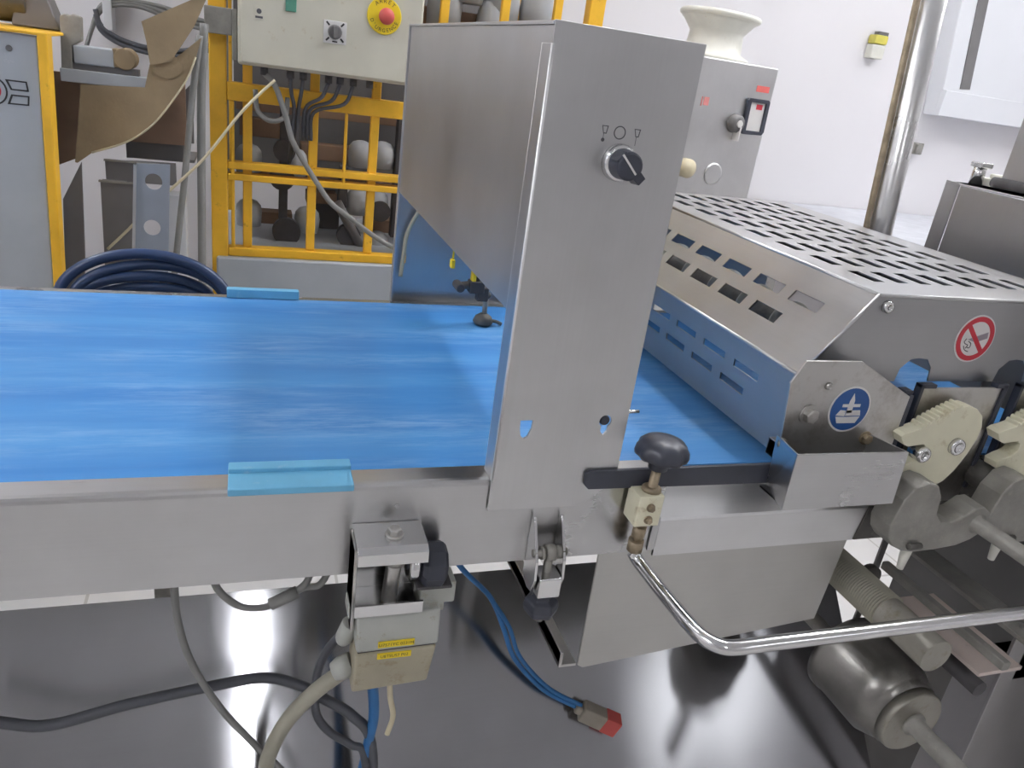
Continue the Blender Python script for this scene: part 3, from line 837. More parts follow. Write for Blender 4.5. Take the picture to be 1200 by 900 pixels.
cr_ = thing('cutting_roller', (0.47, 0.33, 1.03), 'grey cutting roller seen through the slots of the perforated hood', 'roller')
build('roller_body', MB().cyl((0.47, 0.06, 1.06), (0.47, 0.64, 1.06), 0.026, n=24), 'zinc', cr_)
build('axle', MB().cyl((0.47, 0.0199, 1.06), (0.47, 0.06, 1.06), 0.008, n=12), 'chrome', cr_)
for q_ in range(6):
    build('cutter_ring', MB().lathe([(0.026, 0), (0.034, 0.002), (0.034, 0.006), (0.026, 0.008)], (0.47, 0.12 + 0.08 * q_, 1.06), (0, 1, 0), 28), 'whiteplastic', cr_)

# cams and cast arms
ARM_LABELS = [('first ivory toothed cam lever, left, held by two steel bolts', 'second ivory toothed cam lever at the right picture edge'),
              ('cast grey crank arm below the first ivory cam with long shaft', 'cast grey crank arm at the right edge below the second ivory cam')]


def cam_outline(x0):
    o = [(0.471, 1.009), (0.476, 1.0125), (0.486, 1.015)]
    n = 9
    for k in range(n):
        t = k / n
        bx_, bz_ = 0.497 + (0.548 - 0.497) * t, 1.0185 + (1.0455 - 1.0185) * t ** 0.85
        o += [(bx_, bz_), (bx_ + 0.0008, bz_ + 0.0042), (bx_ + 0.0034, bz_ + 0.005), (bx_ + 0.0044, bz_ + 0.0016)]
    o += [(0.556, 1.046), (0.570, 1.042), (0.582, 1.033), (0.588, 1.019), (0.588, 1.003), (0.582, 0.983), (0.572, 0.962), (0.560, 0.947), (0.552, 0.9425), (0.538, 0.943), (0.522, 0.949), (0.503, 0.957), (0.490, 0.962),
          (0.4875, 0.970), (0.497, 0.975), (0.509, 0.979), (0.515, 0.985), (0.515, 0.993), (0.509, 0.998), (0.498, 0.997), (0.487, 0.9955), (0.478, 0.999)]
    return [(a + x0, c) for a, c in o]


def cast_arm(x0):
    o = [(0.468, 0.895), (0.463, 0.912), (0.470, 0.945), (0.481, 0.962), (0.498, 0.967), (0.514, 0.962), (0.524, 0.948), (0.527, 0.925), (0.538, 0.913), (0.556, 0.911), (0.572, 0.918),
         (0.586, 0.928), (0.600, 0.929), (0.612, 0.921), (0.616, 0.908), (0.611, 0.894), (0.598, 0.885), (0.575, 0.877), (0.545, 0.874), (0.515, 0.873), (0.495, 0.876), (0.478, 0.884)]
    return [(a + x0, c) for a, c in o]


for k, x0 in enumerate((0.0, 0.148)):
    cm = thing('cam_lever', (0.53 + x0, -0.02, 0.945), ARM_LABELS[0][k], 'cam lever')
    build('cam_body', MB().plate(cam_outline(x0), [], 'y', -0.026, -0.008), 'ivory', cm, 0.0018)
    if k == 0:
        build('bolt', MB().lathe([(0.0105, 0), (0.0105, 0.005), (0.009, 0.0065), (0.006, 0.0065), (0.0055, 0.004), (0.0015, 0.004)], (0.557 + x0, -0.026, 0.995), (0, -1, 0), 20), 'chrome', cm)
        build('bolt', MB().lathe([(0.0098, 0), (0.0098, 0.016), (0.008, 0.018), (0.005, 0.018), (0.0045, 0.015)], (0.511 + x0, -0.0135, 0.9855), (0, -1, 0), 20), 'chrome', cm)
    ca = thing('crank_arm', (0.54 + x0, -0.05, 0.87), ARM_LABELS[1][k], 'crank arm')
    build('casting', MB().plate(cast_arm(x0), [], 'y', -0.06, -0.028), 'zinc', ca, 0.004, segs=3)
    build('shaft', MB().lathe([(0.013, -0.03), (0.013, 0.005), (0.0095, 0.006), (0.0095, 0.075), (0.008, 0.077), (0.0055, 0.077), (0.005, 0.068), (0.0005, 0.068)], (0.598 + x0, -0.055, 0.9065), (0, -1, 0), 20), 'zinc', ca)
    build('pivot', MB().cyl((0.497 + x0, -0.03, 0.94), (0.497 + x0, 0.019, 0.94), 0.017, n=20), 'zinc_dark', ca)
    build('set_screw', MB().cyl((0.497 + x0, -0.064, 0.885), (0.515 + x0, -0.064, 0.885), 0.004, n=8), 'zinc_dark', ca)
    build('nozzle', MB().lathe([(0.0075, 0), (0.0062, 0.014), (0.004, 0.036), (0.001, 0.037)], (0.519 + x0, -0.046, 0.876), (0.02, 0, -1), 14), 'whiteplastic', ca, label='white plastic nozzle tip')

# ------------------------------------------------------------------ sloped drip panel under the belt, with its cables
pn = thing('drip_panel', (0.0, 0.1, 0.3), 'large sloping brushed stainless steel panel under the conveyor', 'panel')
d = Vector((0, -0.6428, -0.7660))
nrm = Vector((0, -0.7660, 0.6428))
O_ = Vector((0, 0.3, 0.615))                     # outline in the sheet's own plane: (x, distance down the slope)
out_ = [(-1.6, 0), (0.715, 0), (0.769, 0.05), (0.769, 0.62), (-1.6, 0.62)]
q = [O_ + Vector((a, 0, 0)) + d * t for a, t in out_]
nq = len(q)
build('sheet', MB().add([tuple(p) for p in q] + [tuple(p - nrm * 0.003) for p in q], [tuple(range(nq)), tuple(range(2 * nq - 1, nq - 1, -1))] + [(i, (i + 1) % nq, nq + (i + 1) % nq, nq + i) for i in range(nq)]), 'pan', pn)
for x in (-1.2, 0.45):
    build('strut', MB().box(x - 0.015, x + 0.015, 0.272, 0.296, 0.0, 0.575), 'rail', pn, 0.002)

ZP = lambda x, y, off: (x, y - 0.616 * off, 0.615 + (y - 0.3) * 0.616 / 0.788 + 0.788 * off)
mc = thing('mains_cable', (0.15, 0.15, 0.47), 'blue mains cable with a red-tipped plug hanging over the steel panel', 'cable')
cabp = [(-0.012, 0.15, 0.861), (0.004, 0.15, 0.79), (0.038, 0.165, 0.728), (0.088, 0.178, 0.666), (0.118, 0.186, 0.602), (0.140, 0.188, 0.548), (0.168, 0.178, 0.512), (0.197, 0.166, 0.488), (0.240, 0.151, 0.468)]
build('cord', MB().tube(cabp, 0.0037, 10, 6), 'bluecable', mc)
cabp2 = [(a + 0.006, y - 0.004, z + 0.006) for a, y, z in cabp[4:]]
build('cord', MB().tube([cabp[3]] + cabp2, 0.0032, 10, 6), 'bluecable', mc)
pa, pb = Vector((0.238, 0.150, 0.469)), Vector((0.308, 0.126, 0.440))
ax = (pb - pa).normalized()
Tp = Matrix.Translation(pa) @ ax.to_track_quat('X', 'Y').to_matrix().to_4x4()
build('plug_body', MB().box(0.0, 0.012, -0.007, 0.007, -0.007, 0.007, Tp).box(0.01, 0.05, -0.0135, 0.0135, -0.0115, 0.0115, Tp), 'clear', mc, 0.003)
build('plug_tip', MB().box(0.048, 0.073, -0.0142, 0.0142, -0.012, 0.012, Tp), 'red', mc, 0.002, label='red plastic plug end')

build('hanging_cable', MB().tube([(-0.291, 0.034, 0.8612), (-0.289, 0.03, 0.8), (-0.277, 0.03, 0.74), (-0.25, 0.03, 0.675), (-0.218, 0.03, 0.62), (-0.17, 0.02, 0.545), (-0.13, -0.03, 0.43), (-0.1, -0.15, 0.2), (-0.09, -0.3, 0.0045)], 0.0038, 8), 'cablegrey',
      label='grey cable falling from the rail at left across the panel', cat='cable')
lp = thing('cable_loop', (-0.2, 0.02, 0.81), 'looped grey cable with inline connector under the rail', 'cable')
build('cord', MB().tube([(-0.258, 0.032, 0.861), (-0.252, 0.022, 0.838), (-0.233, 0.02, 0.817), (-0.212, 0.02, 0.812), (-0.196, 0.02, 0.818), (-0.172, 0.02, 0.832), (-0.155, 0.02, 0.836), (-0.14, 0.034, 0.861)], 0.0036, 8), 'cablegrey', lp)
build('cord', MB().tube([(-0.178, 0.02, 0.829), (-0.168, 0.02, 0.842), (-0.162, 0.034, 0.861)], 0.0036, 8), 'cablegrey', lp)
build('connector', MB().cyl((-0.203, 0.02, 0.815), (-0.178, 0.02, 0.828), 0.0062, n=12), 'cablegrey', lp)
build('beige_hose', MB().tube([(-0.13, -0.02, 0.76), (-0.142, -0.012, 0.742), (-0.160, -0.003, 0.716), (-0.184, 0.0, 0.682), (-0.2, 0.0, 0.645), (-0.207, 0.0, 0.6), (-0.21, -0.03, 0.48), (-0.215, -0.15, 0.2), (-0.22, -0.3, 0.0085)], 0.0082, 12), 'cablebeige',
      label='thick beige hose curving down from the junction box', cat='hose')
build('dark_cable', MB().tube([(-0.55, 0.1, 0.66), (-0.471, 0.1, 0.626), (-0.426, 0.1, 0.614), (-0.35, 0.1, 0.63), (-0.262, 0.1, 0.642), (-0.206, 0.1, 0.645), (-0.165, 0.085, 0.640), (-0.14, 0.06, 0.64), (-0.11, 0.05, 0.62), (-0.085, 0.05, 0.57), (-0.08, 0.02, 0.45), (-0.07, -0.12, 0.2), (-0.06, -0.28, 0.0062)], 0.0062, 10), 'cabledark',
      label='thick dark grey cable sagging across the panel behind the beige hose', cat='cable')
build('box_cable', MB().tube([(-0.129, -0.016, 0.80), (-0.132, 0.02, 0.768), (-0.145, 0.045, 0.722), (-0.153, 0.05, 0.680), (-0.151, 0.05, 0.632), (-0.135, 0.05, 0.6), (-0.11, 0.048, 0.577), (-0.092, 0.045, 0.55), (-0.086, 0.0, 0.42), (-0.08, -0.14, 0.18), (-0.08, -0.3, 0.0048)], 0.0048, 10), 'cabledark',
      label='dark cable looping from the side of the junction box', cat='cable')
build('blue_tube', MB().tube([(-0.105, 0.02, 0.745), (-0.094, 0.035, 0.69), (-0.086, 0.045, 0.62), (-0.090, 0.05, 0.56), (-0.1, 0.03, 0.46), (-0.11, -0.12, 0.2), (-0.12, -0.3, 0.0062)], 0.0062, 8), 'bluecable',
      label='blue air tube hanging below the junction box', cat='tube')
build('white_wire', MB().tube([(-0.087, -0.02, 0.752), (-0.084, -0.02, 0.715), (-0.079, -0.02, 0.687), (-0.0835, -0.02, 0.662)], 0.003, 8), 'cablecream',
      label='short white wire end hanging under the junction box', cat='wire')

# ------------------------------------------------------------------ background, left: cabinet, clamp, canvas
lc = thing('grey_cabinet', (-0.8, 1.45, 0), 'grey machine cabinet with yellow edge and red round logo', 'cabinet')
build('front_panel', MB().frustum([(-1.3, 1.2, 0), (-0.645, 1.2, 0), (-0.645, 1.22, 0), (-1.3, 1.22, 0)], [(-1.3, 1.2, 1.266), (-0.611, 1.2, 1.266), (-0.611, 1.22, 1.266), (-1.3, 1.22, 1.266)]), 'greypaint', lc, 0.003)
build('body', MB().box(-1.3, -0.78, 1.2203, 1.75, 0, 1.262), 'greypaint', lc, 0.006)
build('yellow_edge', MB().frustum([(-0.644, 1.192, 0), (-0.627, 1.192, 0), (-0.627, 1.235, 0), (-0.644, 1.235, 0)], [(-0.610, 1.192, 1.270), (-0.592, 1.192, 1.270), (-0.592, 1.235, 1.270), (-0.610, 1.235, 1.270)]), 'yellow', lc, 0.003)
build('yellow_edge', MB().box(-1.3, -0.592, 1.192, 1.5, 1.2675, 1.274), 'yellow', lc, 0.002)
LY = 1.1995
lx, lz = -0.6975, 1.158
build('round_logo', MB().plate(circ(lx, lz, 0.0165, 24), [], 'y', LY - 0.0008, LY), 'stickerred', lc, label='red disc of the logo')
lgm = MB()
ring2(lgm, lx, lz, 0.0275, 0.0245, LY - 0.0008, LY)
for up in (1, -1):
    o_ = [(lx + 0.025, lz + up * 0.023), (lx + 0.062, lz + up * 0.0225), (lx + 0.064, lz + up * 0.004), (lx + 0.033, lz + up * 0.004)]
    i_ = [(lx + 0.030, lz + up * 0.0203), (lx + 0.0595, lz + up * 0.020), (lx + 0.061, lz + up * 0.0065), (lx + 0.0355, lz + up * 0.0065)]
    lgm.plate(o_, [i_], 'y', LY - 0.0008, LY)
build('logo_outline', lgm, 'ink', lc)
build('screw', MB().lathe([(0.006, 0), (0.005, 0.003)], (-0.66, 1.2, 1.238), (0, -1, 0), 10), 'darkgrey', lc)

cp = thing('sliding_clamp', (-0.52, 1.37, 1.17), 'grey metal sliding clamp on a bar above the brown board', 'clamp')
build('lug', MB().plate([(-0.603, 1.178), (-0.596, 1.307), (-0.588, 1.312), (-0.58, 1.309), (-0.572, 1.312), (-0.558, 1.309), (-0.56, 1.262), (-0.578, 1.25), (-0.582, 1.178)], [], 'y', 1.345, 1.375), 'zinc', cp, 0.004)
build('slide_body', MB().box(-0.577, -0.498, 1.345, 1.4, 1.2165, 1.253), 'greypaint', cp, 0.003)
build('roller_end', MB().cyl((-0.478, 1.34, 1.237), (-0.478, 1.4, 1.237), 0.022, n=20).box(-0.502, -0.478, 1.345, 1.39, 1.218, 1.256), 'canvas', cp, 0.002)
build('slot', MB().box(-0.585, -0.453, 1.35, 1.38, 1.203, 1.2175), 'darkgrey', cp)
build('bar', MB().box(-0.604, -0.435, 1.34, 1.38, 1.178, 1.2045), 'greypaint', cp, 0.002)
mo = thing('cabinet_motor', (-0.66, 1.45, 1.27), 'grey motor and bracket standing on the grey cabinet at the top left', 'motor')
build('motor_body', MB().cyl((-0.85, 1.4, 1.325), (-0.66, 1.4, 1.325), 0.045, n=24), 'zinc_dark', mo, 0.004)
build('motor_foot', MB().frustum([(-0.69, 1.36, 1.2755), (-0.60, 1.36, 1.2755), (-0.60, 1.44, 1.2755), (-0.69, 1.44, 1.2755)], [(-0.67, 1.37, 1.38), (-0.635, 1.37, 1.38), (-0.635, 1.43, 1.38), (-0.67, 1.43, 1.38)]), 'darkgrey', mo, 0.004)

cv = MB()
up_ = [(-0.439, 1.317), (-0.322, 1.383), (-0.31, 1.38), (-0.335, 1.323), (-0.364, 1.277), (-0.385, 1.245), (-0.426, 1.233), (-0.431, 1.277)]
cv.plate(up_, [], 'y', 1.318, 1.321)
cw = thing('canvas_sheet', (-0.42, 1.33, 1.01), 'brown canvas sheet hung in folds between the cabinet and the yellow frame', 'canvas')
build('upper_fold', cv, 'canvas', cw)
low = MB()
outl = [(-0.428, 1.234), (-0.385, 1.245), (-0.322, 1.302), (-0.334, 1.262), (-0.350, 1.22), (-0.381, 1.169), (-0.426, 1.11), (-0.48, 1.067), (-0.551, 1.037), (-0.583, 1.011)]
inn = [(-0.446, 1.22), (-0.43, 1.215), (-0.42, 1.21), (-0.43, 1.2), (-0.44, 1.185), (-0.46, 1.16), (-0.49, 1.12), (-0.53, 1.09), (-0.575, 1.07), (-0.59, 1.06)]
low.plate(outl[0:1] + [(-0.44, 1.185), (-0.565, 1.176), (-0.588, 1.012)] + outl[:0:-1], [], 'y', 1.332, 1.335)
build('lower_fold', low, 'canvas', cw, label='lower darker fold of the canvas')
build('seam', MB().tube([(-0.335, 1.331, 1.26), (-0.352, 1.331, 1.217), (-0.383, 1.331, 1.167), (-0.428, 1.331, 1.108), (-0.482, 1.331, 1.066), (-0.553, 1.331, 1.036)], 0.0022, 6), 'cablecream', cw)
build('corner_patch', MB().plate(circ(-0.395, 1.235, 0.026, 16, rx=0.032), [], 'y', 1.3285, 1.3315), 'canvas', cw)
build('brown_board', MB().plate([(-0.64, 1.19), (-0.43, 1.19), (-0.365, 1.20), (-0.365, 1.058), (-0.50, 1.055), (-0.645, 0.985)], [], 'y', 1.42, 1.44), 'brown', label='brown board panel behind the hanging canvas', cat='board')

# conduits and cord between cabinet and yellow frame
build('conduit_pipe', MB().tube([(-0.319, 1.385, 1.33), (-0.322, 1.38, 1.26), (-0.329, 1.38, 1.14), (-0.336, 1.38, 0.6), (-0.338, 1.38, 0.02)], 0.0095, 12), 'cablegrey', label='thick grey upright conduit beside the yellow frame', cat='conduit')
build('conduit_pipe', MB().tube([(-0.327, 1.358, 1.305), (-0.345, 1.36, 1.18), (-0.366, 1.36, 1.0), (-0.394, 1.36, 0.78), (-0.45, 1.36, 0.3), (-0.46, 1.36, 0.02)], 0.0075, 12), 'cablegrey', label='thinner slanting grey conduit left of the upright one', cat='conduit')
build('cream_cord', MB().tube([(-0.168, 1.352, 1.232), (-0.2, 1.345, 1.2), (-0.246, 1.33, 1.149), (-0.321, 1.33, 1.047), (-0.395, 1.33, 0.969), (-0.44, 1.33, 0.925), (-0.49, 1.33, 0.868), (-0.535, 1.33, 0.82)], 0.0034, 8), 'cablecream', label='cream cord slanting from the electrical box down to the left', cat='cord')
ub = thing('upright_bracket', (-0.415, 1.15, 0.5), 'galvanised upright bracket strip with two round holes behind the belt', 'bracket')
build('strip', MB().plate([(-0.460, 0.80), (-0.4435, 1.05), (-0.379, 1.053), (-0.392, 0.80)], [circ(-0.4115, 1.0155, 0.0165, 20), circ(-0.4185, 0.919, 0.0165, 20)], 'y', 1.15, 1.153), plain('galvanised', srgb(160, 168, 180), 0.4, 0.3, 0.06), ub, 0.0006)
build('edge', MB().plate([(-0.4625, 0.80), (-0.446, 1.05), (-0.4415, 1.05), (-0.4575, 0.80)], [], 'y', 1.135, 1.15), 'stainlight', ub)
build('stem', MB().box(-0.46, -0.395, 1.153, 1.18, 0.0, 0.82), 'zinc', ub, 0.002)
dk = thing('dark_hopper', (-0.5, 1.4, 0.0), 'dark grey sheet metal hopper panels behind the upright bracket', 'hopper')
build('panel', MB().plate([(-0.533, 0.975), (-0.533, 1.016), (-0.468, 1.022), (-0.385, 1.024), (-0.385, 0.972), (-0.468, 0.972)], [], 'y', 1.36, 1.365), 'darkgrey', dk, 0.001)
build('panel', MB().plate([(-0.546, 0.72), (-0.542, 0.972), (-0.468, 0.978), (-0.482, 0.72)], [], 'y', 1.34, 1.345), 'darkgrey', dk, 0.001)
build('rim', MB().box(-0.545, -0.468, 1.336, 1.346, 0.972, 0.976), 'zinc', dk)
build('rim', MB().box(-0.535, -0.42, 1.357, 1.367, 1.016, 1.02), 'zinc', dk)
build('side_wing', MB().plate([(-0.625, 0.68), (-0.612, 0.935), (-0.569, 1.02), (-0.577, 0.81), (-0.59, 0.68)], [], 'y', 1.3, 1.304), 'darkgrey', dk, 0.001, label='slanted dark wing panel')
build('stand', MB().box(-0.54, -0.49, 1.345, 1.36, 0.0, 0.975), 'darkgrey', dk)
build('duct', MB().box(-0.43, -0.374, 1.46, 1.52, 0.0, 0.93), 'panelwhite', dk, 0.002)
build('dark_gap_panel', MB().plate([(-0.50, 1.013), (-0.50, 1.052), (-0.37, 1.06), (-0.37, 1.02)], [], 'y', 1.45, 1.455).plate([(-0.40, 1.06), (-0.385, 1.16), (-0.35, 1.2), (-0.35, 1.06)], [], 'y', 1.45, 1.455).box(-0.5, -0.35, 1.455, 1.6, 1.013, 1.02), 'darkgrey', dk, 0.001)

hc = thing('hose_coil', (-0.385, 0.78, 0.80), 'coil of dark navy blue hose lying behind the far belt edge', 'hose')
NL = 5
for k in range(NL):
    pts = []
    a_ = 0.128 - 0.013 * k
    h_ = 0.078 - 0.0145 * k
    yy = 0.70 + 0.014 * k
    for i in range(20):
        an = 2 * math.pi * i / 20
        pts.append((-0.383 + 0.006 * math.sin(k * 2) + a_ * math.cos(an), yy + 0.02 * math.sin(an + k), 0.898 + h_ * math.sin(an) - 0.004 * k))
    build('hose_turn', MB().tube(pts, 0.0088, 10, 3, closed=True), 'navy', hc)
hk = thing('hose_shelf', (-0.39, 0.78, 0.0), 'low steel stand holding the coil of navy hose behind the belt', 'stand')
build('stand', MB().box(-0.50, -0.28, 0.69, 0.79, 0.79, 0.808).box(-0.40, -0.37, 0.73, 0.76, 0.0, 0.79), 'zinc', hk, 0.002)

wc = thing('wall_cable_coil', (-0.55, 2.55, 1.22), 'bundle of grey cables looped on the white wall beside a trunking', 'cable')
for k, dz in enumerate((0, 0.014, 0.028)):
    build('cable', MB().tube([(-0.75, 2.53, 1.20), (-0.728, 2.53, 1.262), (-0.700, 2.53, 1.318 + dz * 0.5), (-0.655, 2.53, 1.345 + dz * 0.6), (-0.58, 2.53, 1.352 + dz * 0.5), (-0.5, 2.53, 1.333 + dz), (-0.42, 2.53, 1.315 + dz), (-0.3, 2.53, 1.30 + dz)], 0.007, 8), 'cablegrey', wc)
for k, dz in enumerate((0, 0.016)):
    build('cable', MB().tube([(-0.712, 2.52, 1.325 - dz), (-0.70, 2.52, 1.28 - dz), (-0.66, 2.52, 1.25 - dz), (-0.6, 2.52, 1.232 - dz), (-0.52, 2.52, 1.224 - dz), (-0.44, 2.52, 1.232 - dz), (-0.36, 2.52, 1.26 - dz), (-0.3, 2.52, 1.3 - dz)], 0.008, 8), 'cabledark', wc)
build('trunking', MB().box(-0.69, -0.662, 2.515, 2.597, 1.265, 2.3), 'panelwhite', wc, 0.003)

# ------------------------------------------------------------------ background: yellow frame machine
ry = thing('yellow_frame_machine', (0.18, 1.75, 0), 'yellow painted steel frame machine with pale cups inside behind the belt', 'machine')
RY0, RY1 = 1.5, 1.54


def ybar(name, x0, x1, z0, z1, y0=RY0, y1=RY1):
    return build(name, MB().box(x0, x1, y0, y1, z0, z1), 'yellow', ry, 0.003)


ybar('corner_post', -0.316, -0.276, 0.0, 2.1)
ybar('corner_post', 0.640, 0.684, 0.0, 2.1)
ybar('corner_post', -0.316, -0.276, 0.0, 2.1, 2.15, 2.19)
ybar('corner_post', 0.640, 0.684, 0.0, 2.1, 2.15, 2.19)
ybar('cross_rail', -0.2757, 0.6397, 1.165, 1.208)
ybar('cross_rail', -0.2757, 0.6397, 1.0, 1.018)
ybar('cross_rail', -0.2757, 0.6397, 0.972, 0.989)
ybar('cross_rail', -0.2757, 0.6397, 0.774, 0.797)
ybar('cross_rail', -0.2757, 0.6397, 2.05, 2.09)
for x in (-0.228, -0.066, 0.09, 0.25, 0.411, 0.556):
    ybar('upright_bar', x - 0.0115, x + 0.0115, 0.7975, 2.05, 1.512, 1.53)
ybar('upright_bar', 0.0105, 0.0185, 0.985, 1.165, 1.50, 1.512)
ybar('upright_bar', -0.268, -0.259, 0.7975, 1.165, 1.502, 1.512)
build('base_cabinet', MB().box(-0.305, 0.69, 1.485, 2.1, 0.05, 0.7735), 'greypaint', ry, 0.006)
bp = [(-0.29, 0.0, 0.0)]
ci = 0
cups = [(-0.225, 0.845), (-0.06, 0.835), (0.088, 0.90), (0.142, 0.902), (0.086, 0.77), (0.152, 0.775), (-0.225, 1.0), (0.088, 1.04), (0.151, 1.043), (-0.1, 1.0), (0.30, 1.04), (0.45, 1.04)]
for x, z in cups:
    build('cup', MB().lathe([(0.034, -0.04), (0.037, 0.0), (0.034, 0.018), (0.024, 0.03), (0.010, 0.035), (0.0005, 0.036)], (x, 1.75, z), (0, 0, 1), 20), 'cup', ry)
for x, z in ((0.30, 1.50), (0.445, 1.45), (0.47, 1.53), (0.573, 1.52), (0.36, 1.57)):
    build('cup', MB().lathe([(0.048, -0.09), (0.05, -0.03), (0.045, 0.02), (0.03, 0.045), (0.0005, 0.05)], (x, 1.75, z), (0, 0, 1), 20), 'cup', ry)
for x0, x1, z0, z1 in ((-0.25, -0.115, 1.05, 1.10), (-0.08, 0.16, 1.0, 1.045), (-0.24, -0.10, 0.80, 0.835), (-0.06, 0.03, 0.872, 0.905), (0.12, 0.24, 0.795, 0.835), (-0.26, 0.6, 0.925, 0.955), (-0.26, 0.6, 1.12, 1.16), (0.2, 0.62, 1.35, 1.46)):
    build('shelf_board', MB().box(x0, x1, 1.8, 1.86, z0, z1), 'brown', ry, 0.002)
for x, z0, z1 in ((-0.13, 0.80, 1.18), (0.04, 0.88, 1.0), (0.20, 0.80, 1.2)):
    build('chain_guard', MB().box(x - 0.012, x + 0.012, 1.72, 1.76, z0, z1), 'rubber', ry, 0.002)
for x, z, r in ((-0.135, 0.955, 0.035), (-0.13, 1.03, 0.03), (-0.12, 0.80, 0.04), (0.06, 0.80, 0.035), (0.15, 0.88, 0.03)):
    build('sprocket', MB().lathe([(r, 0), (r, 0.03)], (x, 1.73, z), (0, -1, 0), 20), 'rubber', ry)
build('link_arm', MB().cyl((0.02, 1.7, 0.90), (0.10, 1.7, 0.765), 0.014, n=10), 'darkgrey', ry)
build('back_board', MB().box(-0.27, 0.63, 2.1, 2.12, 0.93, 2.05), 'darkgrey', ry)
build('back_board', MB().box(-0.05, 0.05, 1.9, 1.93, 0.775, 0.9), 'darkgrey', ry)
build('side_board', MB().box(-0.29, -0.285, 1.56, 2.1, 0.9, 2.05), 'darkgrey', ry)

eb2 = thing('electrical_box', (-0.05, 1.44, 1.25), 'cream electrical box with yellow emergency stop on the yellow frame', 'electrical box')
EY = 1.39
build('enclosure', MB().box(-0.249, 0.1745, EY + 0.012, 1.499, 1.2545, 1.72), 'cream', eb2, 0.006)
build('door', MB().box(-0.243, 0.170, EY, EY + 0.012, 1.26, 1.715), 'cream', eb2, 0.004)
es = build('stop_disc', MB().lathe([(0.0405, 0), (0.0405, 0.003), (0.039, 0.004)], (0.078, EY, 1.402), (0, -1, 0), 36), 'stickeryellow', eb2, label='round yellow emergency stop plate')
build('stop_button', MB().lathe([(0.012, 0), (0.012, 0.008), (0.0175, 0.010), (0.0185, 0.016), (0.0165, 0.021), (0.008, 0.024), (0.0005, 0.0245)], (0.081, EY - 0.004, 1.4015), (0, -1, 0), 24), 'red', es, label='red mushroom push button')
tx = MB()


def arc_text(mb, txt, cx, cz, r, size, a_mid, step, y, flip=False):
    n = len(txt)
    for i, ch in enumerate(txt):
        if ch == ' ':
            continue
        off = (i - (n - 1) / 2) * step
        a = a_mid - off if not flip else a_mid + off
        rot = a - math.pi / 2 if not flip else a + math.pi / 2
        text_on(mb, ch, size, cx + r * math.cos(a), y, cz + r * math.sin(a), rot)


arc_text(tx, 'ARRET', 0.078, 1.402, 0.0315, 0.0125, math.pi / 2, 0.33, EY - 0.0044)
arc_text(tx, "D'URGENCE", 0.078, 1.402, 0.0315, 0.0115, -math.pi / 2, 0.29, EY - 0.0044, flip=True)
build('lettering', tx, 'ink', es)
rsw = build('switch_plate', MB().box(-0.0605, -0.032 + 0.0245, EY - 0.002, EY, 1.3265, 1.3755), 'stickerwhite', eb2, 0.0008, label='white square switch plate')
kx, kz = -0.034, 1.352
build('switch_knob', MB().lathe([(0.0165, 0), (0.0155, 0.01), (0.013, 0.012)], (kx, EY - 0.002, kz), (0, -1, 0), 20).box(kx - 0.004, kx + 0.004, EY - 0.024, EY - 0.012, kz - 0.013, kz + 0.013), 'darkgrey', rsw, 0.001)
for a in (45, 135, 225, 315):
    tk = MB()
    aa = math.radians(a)
    Tt = Matrix.Translation((kx + 0.0235 * math.cos(aa), EY - 0.0023, kz + 0.0235 * math.sin(aa))) @ Matrix.Rotation(-aa, 4, 'Y')
    tk.box(-0.005, 0.005, -0.0003, 0.0003, -0.002, 0.002, Tt)
    build('switch_mark', tk, 'ink', rsw)
build('switch_mark', MB().box(kx - 0.006, kx + 0.006, EY - 0.0026, EY - 0.002, kz - 0.0225, kz - 0.0195), 'ink', rsw)
build('indicator_lamp', MB().box(-0.146, -0.122, EY - 0.003, EY, 1.381, 1.41), 'green', eb2, 0.001, label='green square indicator lens')
build('small_plate', MB().box(-0.214, -0.192, EY - 0.001, EY, 1.354, 1.383), 'cream', eb2, 0.0003)
build('small_plate_print', MB().plate(circ(-0.203, 1.372, 0.0055, 14), [], 'y', EY - 0.0016, EY - 0.001).box(-0.211, -0.195, EY - 0.0016, EY - 0.001, 1.3575, 1.362), 'inkgrey', eb2)
build('hinge_bracket', MB().box(-0.323, -0.262, 1.46, 1.4995, 1.312, 1.37).box(-0.262, -0.25, 1.44, 1.48, 1.26, 1.37), 'zinc', eb2, 0.003)
for x in (-0.19, -0.13, -0.1, -0.04, -0.012, 0.02, 0.06):
    build('cable_gland', MB().cyl((x, 1.44, 1.2545), (x, 1.44, 1.236), 0.009, n=10), 'rubber', eb2)
CL = ['first', 'second', 'third', 'fourth', 'fifth']
for k, pts in enumerate(([(-0.13, 1.44, 1.236), (-0.126, 1.45, 1.2), (-0.118, 1.48, 1.165)], [(-0.1, 1.44, 1.236), (-0.104, 1.45, 1.2), (-0.107, 1.48, 1.165)],
                         [(-0.04, 1.44, 1.236), (-0.055, 1.45, 1.2), (-0.09, 1.48, 1.168)], [(-0.012, 1.44, 1.236), (-0.03, 1.45, 1.195), (-0.08, 1.48, 1.164)], [(0.02, 1.44, 1.236), (0.0, 1.45, 1.19), (-0.07, 1.48, 1.160)])):
    build('box_cable', MB().tube(pts + [(pts[-1][0] - 0.004, 1.495, 1.09), (-0.12, 1.66, 1.0)][:2 if k < 2 else 1], 0.0048, 8), 'cabledark', label=CL[k] + ' from left of five dark cables under the electrical box', cat='cable', group='cables under the electrical box')
